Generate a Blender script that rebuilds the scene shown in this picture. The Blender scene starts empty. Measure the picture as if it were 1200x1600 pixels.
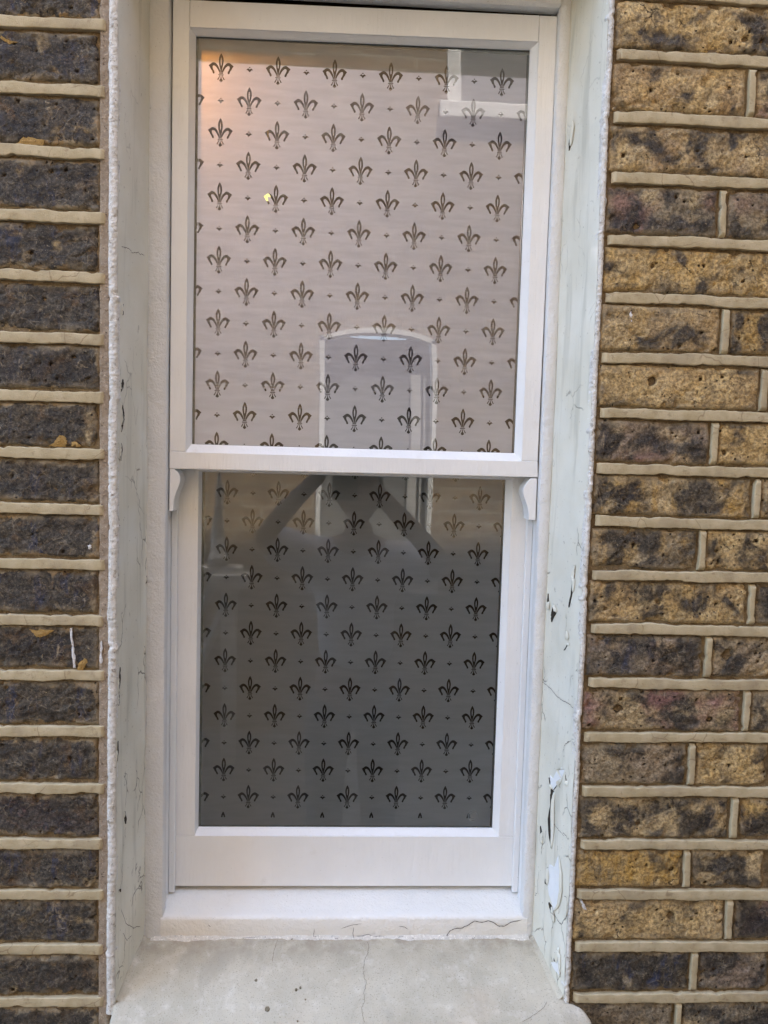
import bpy, bmesh, math, random
import numpy as np
from mathutils import Vector, Matrix
random.seed(7); rng = np.random.default_rng(11)
S = bpy.context.scene
COL = S.collection

# ------------------------------------------------------------------ camera
cd = bpy.data.cameras.new('camera'); cam = bpy.data.objects.new('camera', cd); COL.objects.link(cam)
cam.location = (0.31142, -1.02588, 1.52732)
cam.rotation_euler = (1.50088, -0.02726, -0.047484)
cd.sensor_fit = 'HORIZONTAL'; cd.sensor_width = 36.0; cd.lens = 1210.0 / 1200.0 * 36.0
cd.clip_start = 0.01; cd.clip_end = 500
S.camera = cam

# ------------------------------------------------------------------ sky, sun, exposure
SUN_EL, SUN_AZ = math.radians(62), math.radians(20)     # azimuth from +Y towards +X: the sun stands behind this house
W = bpy.data.worlds.new('World'); S.world = W; W.use_nodes = True
wn = W.node_tree.nodes; wl = W.node_tree.links
sky = wn.new('ShaderNodeTexSky'); sky.sky_type = 'NISHITA'; sky.sun_disc = False
sky.sun_elevation = SUN_EL; sky.sun_rotation = SUN_AZ; sky.air_density = 1.0; sky.dust_density = 3.0
wl.new(sky.outputs[0], wn['Background'].inputs[0]); wn['Background'].inputs[1].default_value = 0.15
sl = bpy.data.lights.new('sun', 'SUN'); sl.energy = 3.4; sl.angle = math.radians(0.6); sl.color = (1, .97, .93)
sun = bpy.data.objects.new('sun', sl); COL.objects.link(sun)
sd = Vector((math.sin(SUN_AZ) * math.cos(SUN_EL), math.cos(SUN_AZ) * math.cos(SUN_EL), math.sin(SUN_EL)))
sun.rotation_euler = sd.to_track_quat('Z', 'Y').to_euler(); sun.location = (0, 5, 9)
S.view_settings.view_transform = 'Standard'; S.view_settings.look = 'None'
S.view_settings.gamma = 1; S.view_settings.use_curve_mapping = False
S.view_settings.exposure = 3.3
S.render.engine = 'CYCLES'
S.cycles.max_bounces = 10; S.cycles.transparent_max_bounces = 16; S.cycles.diffuse_bounces = 5

GZ = -0.24      # ground level

# ------------------------------------------------------------------ helpers
def _h(ix, iy, iz, s):
    h = (ix.astype(np.int64) * 374761393 + iy.astype(np.int64) * 668265263 + iz.astype(np.int64) * 2147483647 + s * 974634777) & 0xffffffff
    h = ((h ^ (h >> 13)) * 1274126177) & 0xffffffff
    h = (h ^ (h >> 16)) & 0xffffff
    return h / float(0xffffff) * 2 - 1
def vnoise(P, sc, seed=0):
    Q = np.asarray(P, float) * sc + 100.3; I = np.floor(Q); F = Q - I; F = F * F * (3 - 2 * F)
    x, y, z = I[..., 0], I[..., 1], I[..., 2]; fx, fy, fz = F[..., 0], F[..., 1], F[..., 2]
    r = 0
    for a in (0, 1):
        for b in (0, 1):
            for c in (0, 1):
                r = r + _h(x + a, y + b, z + c, seed) * (fx if a else 1 - fx) * (fy if b else 1 - fy) * (fz if c else 1 - fz)
    return r
def fbm(P, sc, oct=4, seed=0, gain=.5):
    r = 0; a = 1
    for k in range(oct): r = r + a * vnoise(P, sc * 2 ** k, seed + k * 17); a *= gain
    return r
def sstep(a, b, x):
    t = np.clip((x - a) / (b - a), 0, 1); return t * t * (3 - 2 * t)

def tag(o, label=None, cat=None, group=None, kind=None):
    if label: o['label'] = label
    if cat: o['category'] = cat
    if group: o['group'] = group
    if kind: o['kind'] = kind
    return o
def wloc(o):
    v = Vector((0, 0, 0))
    while o: v = v + o.location; o = o.parent
    return v
def empty(name, loc, **k):
    o = bpy.data.objects.new(name, None); COL.objects.link(o); o.location = loc; o.empty_display_size = .1
    return tag(o, **k)
def link(name, me, mat=None, parent=None, origin=None, smooth=False):
    """mesh data is in world metres; origin moves the object's origin, parent keeps it in place"""
    if origin is not None: me.transform(Matrix.Translation(-Vector(origin)))
    o = bpy.data.objects.new(name, me); COL.objects.link(o)
    w = Vector(origin) if origin is not None else Vector((0, 0, 0))
    o.location = w
    if parent: o.parent = parent; o.location = w - wloc(parent)
    if mat: me.materials.append(mat)
    if smooth: me.polygons.foreach_set('use_smooth', [True] * len(me.polygons))
    return o
def mesh(verts, faces):
    me = bpy.data.meshes.new('mesh'); me.from_pydata([tuple(v) for v in verts], [], faces); me.update(); return me
def fixn(me):
    bm = bmesh.new(); bm.from_mesh(me); bmesh.ops.recalc_face_normals(bm, faces=bm.faces); bm.to_mesh(me); bm.free(); return me
class MB:
    def __init__(s): s.v = []; s.f = []
    def add(s, v, f):
        n = len(s.v); s.v += [tuple(map(float, p)) for p in v]; s.f += [tuple(i + n for i in q) for q in f]; return s
    def box(s, x0, x1, y0, y1, z0, z1):
        return s.add([(x0, y0, z0), (x1, y0, z0), (x1, y1, z0), (x0, y1, z0), (x0, y0, z1), (x1, y0, z1), (x1, y1, z1), (x0, y1, z1)],
                     [(0, 3, 2, 1), (4, 5, 6, 7), (0, 1, 5, 4), (1, 2, 6, 5), (2, 3, 7, 6), (3, 0, 4, 7)])
    def prism(s, pts, y0, y1):          # polygon in xz extruded along y
        n = len(pts); v = [(x, y0, z) for x, z in pts] + [(x, y1, z) for x, z in pts]
        return s.add(v, [tuple(range(n)), tuple(range(2 * n - 1, n - 1, -1))] + [(i, i + n, (i + 1) % n + n, (i + 1) % n) for i in range(n)])
    def extr_x(s, pts, x0, x1):         # polygon in yz extruded along x
        n = len(pts); v = [(x0, y, z) for y, z in pts] + [(x1, y, z) for y, z in pts]
        return s.add(v, [tuple(range(n)), tuple(range(2 * n - 1, n - 1, -1))] + [(i, i + n, (i + 1) % n + n, (i + 1) % n) for i in range(n)])
    def extr_z(s, pts, z0, z1):
        n = len(pts); v = [(x, y, z0) for x, y in pts] + [(x, y, z1) for x, y in pts]
        return s.add(v, [tuple(range(n)), tuple(range(2 * n - 1, n - 1, -1))] + [(i, i + n, (i + 1) % n + n, (i + 1) % n) for i in range(n)])
    def build(s, name, mat, parent=None, bevel=0, seg=2, origin=None, smooth=False):
        me = fixn(mesh(s.v, s.f))
        if bevel:
            bm = bmesh.new(); bm.from_mesh(me)
            bmesh.ops.bevel(bm, geom=[e for e in bm.edges if len(e.link_faces) == 2 and e.calc_face_angle(0) > .3], offset=bevel, segments=seg, affect='EDGES', profile=.5, clamp_overlap=True)
            bm.to_mesh(me); bm.free()
        return link(name, me, mat, parent, origin, smooth)
def grid_mesh(P, flip=False):
    ny, nx = P.shape[:2]; i = np.arange(ny * nx).reshape(ny, nx)
    q = np.stack([i[:-1, :-1], i[:-1, 1:], i[1:, 1:], i[1:, :-1]], -1).reshape(-1, 4)
    if flip: q = q[:, ::-1]
    me = bpy.data.meshes.new('mesh')
    me.vertices.add(ny * nx); me.vertices.foreach_set('co', P.reshape(-1).astype(np.float32))
    me.loops.add(len(q) * 4); me.loops.foreach_set('vertex_index', q.reshape(-1).astype(np.int32))
    me.polygons.add(len(q)); me.polygons.foreach_set('loop_start', np.arange(0, len(q) * 4, 4, dtype=np.int32))
    me.update(calc_edges=True); me.validate()
    return me
def fattr(me, name, vals):
    a = me.attributes.new(name, 'FLOAT', 'POINT'); a.data.foreach_set('value', np.asarray(vals, np.float32).reshape(-1))

# ------------------------------------------------------------------ material helpers
class M:
    def __init__(s, name):
        s.m = bpy.data.materials.new(name); s.m.use_nodes = True; s.t = s.m.node_tree; s.n = s.t.nodes; s.l = s.t.links
        s.b = s.n['Principled BSDF']; s.out = s.n['Material Output']
        s.pos = s.n.new('ShaderNodeNewGeometry').outputs['Position']
    def _set(s, sock, v):
        if isinstance(v, bpy.types.NodeSocket): s.l.new(v, sock)
        elif v is not None:
            if isinstance(v, tuple) and len(v) == 3 and sock.type == 'RGBA': v = v + (1,)
            sock.default_value = v
    def noise(s, sc, det=4, rough=.55, dist=0, vec=None, stretch=None, col=False):
        n = s.n.new('ShaderNodeTexNoise'); n.inputs['Scale'].default_value = sc; n.inputs['Detail'].default_value = det
        n.inputs['Roughness'].default_value = rough; n.inputs['Distortion'].default_value = dist
        v = vec or s.pos
        if stretch:
            mp = s.n.new('ShaderNodeMapping'); mp.inputs['Scale'].default_value = stretch; s.l.new(v, mp.inputs[0]); v = mp.outputs[0]
        s.l.new(v, n.inputs['Vector']); return n.outputs['Color' if col else 'Fac']
    def voro(s, sc, feat='F1', vec=None, out='Distance', rnd=1):
        n = s.n.new('ShaderNodeTexVoronoi'); n.feature = feat; n.inputs['Scale'].default_value = sc; n.inputs['Randomness'].default_value = rnd
        s.l.new(vec or s.pos, n.inputs['Vector']); return n.outputs[out]
    def ramp(s, x, a, b, lo=0., hi=1.):
        n = s.n.new('ShaderNodeMapRange'); n.interpolation_type = 'SMOOTHSTEP'
        s._set(n.inputs[0], x); s._set(n.inputs[1], a); s._set(n.inputs[2], b); s._set(n.inputs[3], lo); s._set(n.inputs[4], hi); return n.outputs[0]
    def math(s, op, a, b=None, c=None):
        n = s.n.new('ShaderNodeMath'); n.operation = op; s._set(n.inputs[0], a)
        if b is not None: s._set(n.inputs[1], b)
        if c is not None: s._set(n.inputs[2], c)
        return n.outputs[0]
    def mix(s, f, a, b, mode='MIX'):
        n = s.n.new('ShaderNodeMix'); n.data_type = 'RGBA'; n.blend_type = mode
        s._set(n.inputs[0], f); s._set(n.inputs[6], a); s._set(n.inputs[7], b); return n.outputs[2]
    def attr(s, name, typ='GEOMETRY', out='Fac'):
        n = s.n.new('ShaderNodeAttribute'); n.attribute_type = typ; n.attribute_name = name; return n.outputs[out]
    def sep(s, v=None):
        n = s.n.new('ShaderNodeSeparateXYZ'); s.l.new(v or s.pos, n.inputs[0]); return n.outputs
    def warp(s, sc, amt, vec=None):
        c = s.noise(sc, 3, col=True, vec=vec)
        n = s.n.new('ShaderNodeVectorMath'); n.operation = 'MULTIPLY_ADD'
        s.l.new(c, n.inputs[0]); n.inputs[1].default_value = (amt,) * 3; s.l.new(vec or s.pos, n.inputs[2]); return n.outputs[0]
    def bump(s, h, dist, strength=1, prev=None):
        n = s.n.new('ShaderNodeBump'); n.inputs['Distance'].default_value = dist; n.inputs['Strength'].default_value = strength
        s.l.new(h, n.inputs['Height'])
        if prev: s.l.new(prev, n.inputs['Normal'])
        return n.outputs[0]
    def done(s, col=None, rough=.8, normal=None, spec=.3):
        if col is not None: s._set(s.b.inputs['Base Color'], col)
        s._set(s.b.inputs['Roughness'], rough); s.b.inputs['Specular IOR Level'].default_value = spec
        if normal: s.l.new(normal, s.b.inputs['Normal'])
        return s.m

# ---- stock brick: tint = object colour, soot/pink/gold per brick, edge = distance from the arris
def mat_brick():
    m = M('stock_brick'); oi = m.n.new('ShaderNodeObjectInfo').outputs['Color']
    soot = m.attr('soot', 'OBJECT'); pink = m.attr('pink', 'OBJECT'); blue = m.attr('blue', 'OBJECT'); gold = m.attr('gold', 'OBJECT'); warm = m.attr('warm', 'OBJECT')
    edge = m.attr('edge'); pit = m.attr('pit')
    wv = m.warp(35, .012)
    n1 = m.noise(15, 3, .55, .4); n2 = m.noise(48, 6, .7, .5); n3 = m.noise(230, 5, .7); n4 = m.noise(620, 3, .7); n5 = m.noise(95, 5, .7, 1.2)
    ns = m.noise(38, 5, .65, .4, stretch=(1, 1, .28)); nh = m.noise(60, 5, .65, .6, stretch=(.3, 1, 1))
    c = m.mix(m.ramp(n2, .36, .64), m.mix(.60, oi, (.15, .118, .072)), oi)
    c = m.mix(m.ramp(n1, .5, .64, 0, .8), c, m.mix(.6, oi, (.56, .44, .24)))
    c = m.mix(m.math('MULTIPLY', gold, m.ramp(ns, .42, .62)), c, (.40, .25, .065))
    c = m.mix(m.math('MULTIPLY', pink, m.ramp(m.noise(11, 3, .5, .3), .43, .58)), c, (.215, .12, .11))
    c = m.mix(m.ramp(nh, .58, .72, 0, .5), c, (.13, .10, .065))
    # burnt and sooty clouds
    g = m.math('ADD', m.math('MULTIPLY', m.noise(21, 3, .55, .5), .72), m.math('MULTIPLY', n2, .28))
    th = m.math('MULTIPLY_ADD', soot, -.44, .70)
    sf = m.ramp(g, m.math('SUBTRACT', th, .01), m.math('ADD', th, .11))
    sf = m.math('MULTIPLY', sf, m.ramp(n5, .28, .5, .72, 1.0))
    dk = m.mix(m.ramp(n2, .32, .68), (.009, .009, .012), (.048, .041, .034))
    dust = m.ramp(m.noise(13, 4, .6, .6), .42, .66)
    dk = m.mix(m.math('MULTIPLY', m.ramp(n3, .44, .72), m.math('MULTIPLY_ADD', dust, .7, .12)), dk, (.10, .09, .073))
    dk = m.mix(m.math('MULTIPLY', dust, .3), dk, (.085, .075, .058))
    dk = m.mix(m.math('MULTIPLY', warm, m.ramp(m.noise(27, 5, .65, .5), .54, .66, 0, .8)), dk, (.11, .062, .026))
    dk = m.mix(m.math('MULTIPLY', blue, m.ramp(ns, .54, .62)), dk, (.012, .022, .060))
    c = m.mix(m.math('MULTIPLY', sf, .95), c, dk)
    # wisps of old limewash and mortar, cream veins
    v = m.voro(42, 'DISTANCE_TO_EDGE', vec=m.warp(22, .05))
    line = m.math('MULTIPLY', m.ramp(v, .05, .0), m.ramp(m.noise(24, 3), .47, .62))
    c = m.mix(m.math('MULTIPLY', line, .28), c, (.36, .30, .21))
    wsp = m.math('MULTIPLY', m.ramp(n5, .57, .70), m.ramp(m.noise(17, 2), .48, .62)); c = m.mix(m.math('MULTIPLY', wsp, .65), c, (.44, .36, .235))
    c = m.mix(m.ramp(ns, .64, .72, 0, .45), c, (.45, .36, .22))
    # grain
    c = m.mix(1.0, c, m.mix(m.ramp(n3, .32, .68), (.50, .48, .46), (1.50, 1.47, 1.40)), 'MULTIPLY')
    c = m.mix(m.ramp(n4, .60, .72, 0, .5), c, (.46, .40, .30)); c = m.mix(m.ramp(n4, .40, .30, 0, .6), c, (.035, .028, .022))
    # chipped / mortar-smeared arris
    gt = m.ramp(m.noise(19, 3, .6), .44, .58)
    ew = m.math('MULTIPLY', m.math('MULTIPLY', m.ramp(m.noise(30, 5, .75), .36, .72), .016), gt)
    ef = m.ramp(edge, m.math('MULTIPLY', ew, .55), m.math('ADD', ew, .0012), 1, 0)
    chip = m.mix(m.ramp(m.noise(70, 3), .45, .6), (.42, .34, .21), m.mix(warm, (.38, .30, .18), (.46, .27, .085)))
    chip = m.mix(m.ramp(n3, .3, .6, .6, 0), chip, (.14, .10, .06))
    c = m.mix(m.math('MULTIPLY', ef, m.math('MULTIPLY_ADD', warm, .55, .25)), c, chip)
    ed = m.math('MULTIPLY', m.ramp(edge, .014, .001), m.ramp(m.noise(34, 5, .7), .40, .62)); c = m.mix(m.math('MULTIPLY', ed, .55), c, (.33, .27, .18))
    # fine dark cracks
    v2 = m.voro(26, 'DISTANCE_TO_EDGE', vec=m.warp(45, .03)); cr = m.math('MULTIPLY', m.ramp(v2, .016, .004), m.ramp(m.noise(15, 2), .58, .64))
    c = m.mix(m.math('MULTIPLY', cr, .85), c, (.025, .018, .012))
    # pits
    vp = m.voro(95, 'F1', vec=m.warp(60, .01)); gate = m.ramp(m.noise(23, 2), .48, .56)
    pf = m.math('MULTIPLY', m.ramp(vp, .17, .09), gate)
    c = m.mix(m.math('MULTIPLY', pf, .9), c, (.015, .011, .009))
    c = m.mix(m.ramp(pit, .15, .7, 0, .93), c, (.014, .010, .008))
    h = m.math('ADD', m.math('MULTIPLY', n3, .7), m.math('MULTIPLY', n2, 1.1)); h = m.math('ADD', h, m.math('MULTIPLY', n5, .6))
    h = m.math('ADD', h, m.math('MULTIPLY', n4, .3)); h = m.math('SUBTRACT', h, m.math('MULTIPLY', pf, .9)); h = m.math('SUBTRACT', h, m.math('MULTIPLY', cr, .6))
    h = m.math('ADD', h, m.math('MULTIPLY', line, .2))
    nb = m.bump(h, .0030, 1.0)
    return m.done(c, m.math('MULTIPLY_ADD', sf, -.22, .92), nb, .35)
def mat_pointing():
    m = M('pale_pointing'); n = m.noise(35, 5, .6); f = m.noise(700, 3, .6)
    c = m.mix(m.ramp(n, .3, .7), (.42, .35, .215), (.53, .455, .30))
    c = m.mix(m.math('MULTIPLY', m.ramp(m.noise(90, 5, .75), .54, .70), .6), c, (.27, .20, .12)); c = m.mix(m.ramp(m.noise(11, 4, .65), .50, .66, 0, .5), c, (.31, .255, .175))
    c = m.mix(m.math('MULTIPLY', m.ramp(f, .6, .75), .35), c, (.3, .24, .16))
    v = m.voro(14, 'DISTANCE_TO_EDGE', vec=m.warp(30, .02)); cr = m.math('MULTIPLY', m.ramp(v, .012, .0), m.ramp(m.noise(9, 2), .5, .56))
    c = m.mix(m.math('MULTIPLY', cr, .6), c, (.2, .14, .08))
    return m.done(c, .95, m.bump(m.math('ADD', f, m.math('MULTIPLY', n, 1.5)), .0012, .8), .15)
def mat_mortar(name, a, b, d=.003):
    m = M(name); n = m.noise(55, 5, .7); f = m.noise(420, 4, .7)
    c = m.mix(m.ramp(n, .35, .68), a, b); c = m.mix(m.ramp(f, .5, .75), c, tuple(x * 1.5 for x in b))
    c = m.mix(m.ramp(m.noise(240, 2), .62, .74, 0, .7), c, (.05, .035, .02))
    return m.done(c, .97, m.bump(m.math('ADD', n, f), d, 1), .1)
def mat_render():      # old painted render of the reveals
    m = M('old_reveal_paint'); z = m.sep()
    n = m.noise(10, 4, .6); st = m.noise(40, 4, .6, .4, stretch=(1, 1, .08)); f = m.noise(500, 3)
    c = m.mix(m.ramp(n, .35, .7), (.66, .64, .535), (.73, .715, .62))
    c = m.mix(m.ramp(st, .52, .68, 0, .55), c, (.46, .45, .37))
    c = m.mix(m.ramp(m.noise(6, 3), .55, .7, 0, .4), c, (.73, .75, .71))
    vec = m.warp(24, .03); mp = m.n.new('ShaderNodeMapping'); mp.inputs['Scale'].default_value = (1, 1, .38); m.l.new(vec, mp.inputs[0])
    v = m.voro(34, 'DISTANCE_TO_EDGE', vec=mp.outputs[0])
    cr = m.math('MULTIPLY', m.ramp(v, .022, .002), m.ramp(m.noise(13, 3, .6), .53, .60))
    cr = m.math('MULTIPLY', cr, m.ramp(z[2], 2.1, 1.2, .25, 1))
    c = m.mix(m.math('MULTIPLY', cr, .8), c, (.13, .115, .085))
    c = m.mix(m.ramp(m.noise(160, 3), .66, .74, 0, .5), c, (.25, .22, .16))
    h = m.math('ADD', m.math('MULTIPLY', st, .8), m.math('MULTIPLY', f, .12)); h = m.math('ADD', h, n); h = m.math('SUBTRACT', h, m.math('MULTIPLY', cr, .5))
    return m.done(c, .62, m.bump(h, .0025, .7), .35)
def mat_arris():
    m = M('rough_white_arris'); n = m.noise(60, 5, .7); f = m.noise(320, 4, .65)
    c = m.mix(m.ramp(n, .35, .6), (.62, .61, .56), (.77, .76, .72)); c = m.mix(m.ramp(m.noise(150, 5, .75), .55, .66, 0, .85), c, (.27, .23, .17)); c = m.mix(m.ramp(m.noise(500, 3, .7), .56, .68, 0, .6), c, (.36, .33, .27))
    return m.done(c, .75, m.bump(m.math('ADD', n, f), .003, 1), .3)
def mat_paint(name, col, dirt=.5, rough=.38, b=.0008, grain=(1, 1, 1)):
    m = M(name); n = m.noise(9, 4, .6); f = m.noise(300, 3, .6, stretch=grain); g = m.noise(60, 4, .6, stretch=grain)
    c = m.mix(m.ramp(n, .3, .7), col, tuple(x * .94 for x in col))
    c = m.mix(m.ramp(m.noise(420, 2), .71, .76, 0, dirt), c, (.22, .19, .15))
    c = m.mix(m.ramp(m.noise(25, 5, .7), .6, .8, 0, dirt * .45), c, (.48, .45, .38))
    return m.done(c, m.ramp(n, .3, .7, rough - .05, rough + .1), m.bump(m.math('ADD', f, m.math('MULTIPLY', g, 2.0)), b, .6), .45)
def mat_stone():
    m = M('sill_stone'); n = m.noise(7, 4, .6); n2 = m.noise(45, 5, .65); f = m.noise(900, 3, .6); s = m.noise(520, 2)
    c = m.mix(m.ramp(n, .35, .65), (.43, .395, .305), (.54, .50, .395))
    c = m.mix(m.ramp(n2, .5, .75, 0, .6), c, (.68, .65, .56)); c = m.mix(m.ramp(m.noise(17, 5, .7), .56, .72, 0, .45), c, (.38, .35, .29))
    c = m.mix(m.ramp(s, .58, .70, 0, .6), c, (.24, .22, .17)); yy = m.sep()[1]; c = m.mix(m.math('MULTIPLY', m.ramp(yy, .05, .095), m.ramp(m.noise(30, 5, .7), .35, .65)), c, (.34, .30, .23))  # grime patches and corner shade painted in, darker towards the back
    rn = m.noise(32, 5, .65, .4, stretch=(1, .2, 1)); c = m.mix(m.ramp(rn, .54, .70, 0, .45), c, (.36, .33, .265)); c = m.mix(m.ramp(m.noise(5, 2), .55, .66, 0, .3), c, (.66, .54, .40))
    return m.done(c, .9, m.bump(m.math('ADD', n2, m.math('MULTIPLY', f, .5)), .0014, .9), .2)
def mat_flat(name, col, rough=.8, spec=.2, noise=0):
    m = M(name); n = m.noise(120, 4)
    return m.done(m.mix(m.ramp(n, .3, .7), col, tuple(x * .75 for x in col)), rough, None, spec)
def mat_glass():
    m = M('window_glass'); m.n.remove(m.b)
    tr = m.n.new('ShaderNodeBsdfTransparent'); tr.inputs[0].default_value = (.965, .985, .975, 1)
    gl = m.n.new('ShaderNodeBsdfGlossy'); gl.inputs['Roughness'].default_value = 0
    fr = m.n.new('ShaderNodeFresnel'); fr.inputs[0].default_value = 1.5
    w = m.noise(3.5, 2, .5); bp = m.bump(w, .0012, .5); m.l.new(bp, gl.inputs['Normal'])
    bf = m.n.new('ShaderNodeNewGeometry').outputs['Backfacing']
    fac = m.math('MULTIPLY', m.math('MULTIPLY', fr.outputs[0], 1.9), m.math('SUBTRACT', 1.0, bf)); fac = m.math('MINIMUM', fac, 1.0)
    mx = m.n.new('ShaderNodeMixShader'); m.l.new(fac, mx.inputs[0]); m.l.new(tr.outputs[0], mx.inputs[1]); m.l.new(gl.outputs[0], mx.inputs[2])
    m.l.new(mx.outputs[0], m.out.inputs[0]); return m.m
def mat_film():
    m = M('frosted_film'); m.n.remove(m.b)
    n = m.noise(70, 4, .6, stretch=(.25, 1, 1.6)); f = m.noise(5, 2)
    c = m.mix(m.ramp(n, .25, .75), (.265, .275, .295), (.31, .32, .345)); c = m.mix(m.ramp(f, .3, .7, 0, .4), c, (.235, .245, .26))
    d = m.n.new('ShaderNodeBsdfDiffuse'); m.l.new(c, d.inputs[0]); t = m.n.new('ShaderNodeBsdfTranslucent'); m.l.new(m.mix(m.ramp(n, .25, .75), (.74, .72, .76), (.84, .82, .86)), t.inputs[0])
    mx = m.n.new('ShaderNodeMixShader'); mx.inputs[0].default_value = .5; m.l.new(d.outputs[0], mx.inputs[1]); m.l.new(t.outputs[0], mx.inputs[2])
    m.l.new(mx.outputs[0], m.out.inputs[0]); return m.m
def mat_brickwork(name, a, b, mort):
    m = M(name); s = m.sep(); cb = m.n.new('ShaderNodeCombineXYZ'); m.l.new(s[0], cb.inputs[0]); m.l.new(s[2], cb.inputs[1])
    br = m.n.new('ShaderNodeTexBrick'); m.l.new(cb.outputs[0], br.inputs['Vector']); br.inputs['Scale'].default_value = 1
    br.inputs['Brick Width'].default_value = .225; br.inputs['Row Height'].default_value = .075; br.inputs['Mortar Size'].default_value = .006
    for k, c in (('Color1', a), ('Color2', b), ('Mortar', mort)): br.inputs[k].default_value = c + (1,)
    c = m.mix(m.ramp(m.noise(9, 4), .4, .65, 0, .5), br.outputs[0], tuple(x * .55 for x in a))
    return m.done(c, .9, m.bump(br.outputs['Fac'], -.006), .2)
def mat_emit(name, col, st):
    m = M(name); m.b.inputs['Emission Color'].default_value = col + (1,); m.b.inputs['Emission Strength'].default_value = st
    return m.done(col, .5)

BRICK = mat_brick(); POINT = mat_pointing(); BED = mat_mortar('recessed_mortar', (.14, .10, .058), (.26, .195, .11))  # bed mortar darkened, shadow lines beside the strips put into its colour
SAND = mat_mortar('sandy_edge_mortar', (.33, .26, .19), (.44, .36, .27), .004)
REND = mat_render(); ARR = mat_arris()
PAINT = mat_paint('white_gloss_paint', (.80, .815, .815), .45, .36, .0009, (1, 1, .1))
LINE = mat_paint('rough_white_paint', (.70, .71, .70), .8, .55, .0022)
SILLP = mat_paint('weathered_white_sill_paint', (.80, .795, .75), .8, .5, .002)
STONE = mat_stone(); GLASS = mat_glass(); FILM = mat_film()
GAP_SHADE = mat_flat('dark_gap_shade', (.045, .036, .026), .95)  # dark colour stands in for the shade inside open paint gaps
BARE = mat_paint('fresh_undercoat', (.78, .80, .80), .3, .6, .001)
HAIR = mat_flat('crack_dark', (.12, .10, .08), .9)
SPACER = mat_flat('grey_glazing_spacer', (.16, .17, .16), .5)
WHT = mat_flat('opposite_white_paint', (.80, .78, .72), .6); DKG = mat_flat('dim_opposite_glass', (.17, .165, .155), .3, .5)
OPPB = mat_brickwork('opposite_brickwork', (.22, .15, .085), (.29, .205, .12), (.34, .29, .21))
FARB = mat_brickwork('far_brickwork', (.30, .22, .13), (.14, .12, .10), (.5, .43, .32))
PLAS = mat_flat('interior_plaster', (.40, .375, .38), .9); STAIN = mat_flat('dark_stained_wood', (.06, .04, .025), .6)
INTW = mat_flat('interior_white_paint', (.7, .68, .62), .6)

# ================================================================== SETTING
g = MB().box(-12, 12, -3.5, 0.02, GZ - .2, GZ).build('ground', mat_flat('paving', (.17, .165, .155), .9), origin=(0, 0, GZ)); g['kind'] = 'structure'

# ================================================================== BRICK WALL
wall = empty('brick_wall', (.32, 0, GZ), label='weathered London stock brick wall with pale raised pointing around the white sash window', cat='wall')
ZC = [2.0565, 1.9777, 1.9008, 1.8218, 1.7468, 1.6692, 1.5952, 1.5213, 1.4496, 1.3768, 1.3029, 1.2283, 1.1523, 1.0752, .9987, .9268, .8502, .7756]
up = [2.0565 + .0775 * k for k in range(5, 0, -1)]; dn = [.7756 - .0755 * k for k in range(1, 4)]
ZA = up + ZC + dn                      # strip centres, index 5 = first strip in view
SH = .0068                             # half height of a pointing strip
XL0, XL1, XR0, XR1 = -.50, -.0085, .6415, 1.32

def strip_mesh(x0, x1, z0, z1, horiz=True, res=.004, seed=0, rag=.0010):
    L = (x1 - x0) if horiz else (z1 - z0); n = max(4, int(L / res))
    prof = [(-1, .012), (-1, .0016), (-.985, -.0010), (-.95, -.0016), (-.80, -.0018), (0, -.0018), (.80, -.0018), (.95, -.0016), (.985, -.0010), (1, .0016), (1, .012)]
    t = np.linspace(0, 1, n); P = np.zeros((n, len(prof), 3))
    zc, hh = ((z0 + z1) / 2, (z1 - z0) / 2) if horiz else ((x0 + x1) / 2, (x1 - x0) / 2)
    for j, (a, y) in enumerate(prof):
        if horiz: P[:, j] = np.stack([x0 + t * L, 0 * t + y, zc + a * hh + 0 * t], 1)
        else: P[:, j] = np.stack([zc + a * hh + 0 * t, 0 * t + y, z0 + t * L], 1)
    Q = P.copy(); Q[..., 1] = 0
    ax = 2 if horiz else 0
    for j, (a, y) in enumerate(prof):
        s = 1 if a > 0 else (-1 if a < 0 else 0)
        base = Q[:, j].copy(); base[:, ax] = zc + s * .05
        P[:, j, ax] += fbm(base, 28, 3, seed) * rag * 1.5 * abs(a) + fbm(base, 150, 2, seed + 5) * rag * .8 * abs(a) - s * sstep(.45, .9, fbm(base, 70, 2, seed + 6)) * .0022 * abs(a)
        base[:, ax] = zc
        P[:, j, ax] += fbm(base, 6, 2, seed + 9) * .0013
    P[..., 1] += fbm(Q, 12, 2, seed + 3) * .0005 + np.where(P[..., 1] < 0, fbm(P, 220, 2, seed + 4) * .0003, 0)
    for e in (0, -1):                 # closed ends
        P[e, :, 1] = np.maximum(P[e, :, 1], .003)
    return grid_mesh(P, flip=not horiz)

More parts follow.
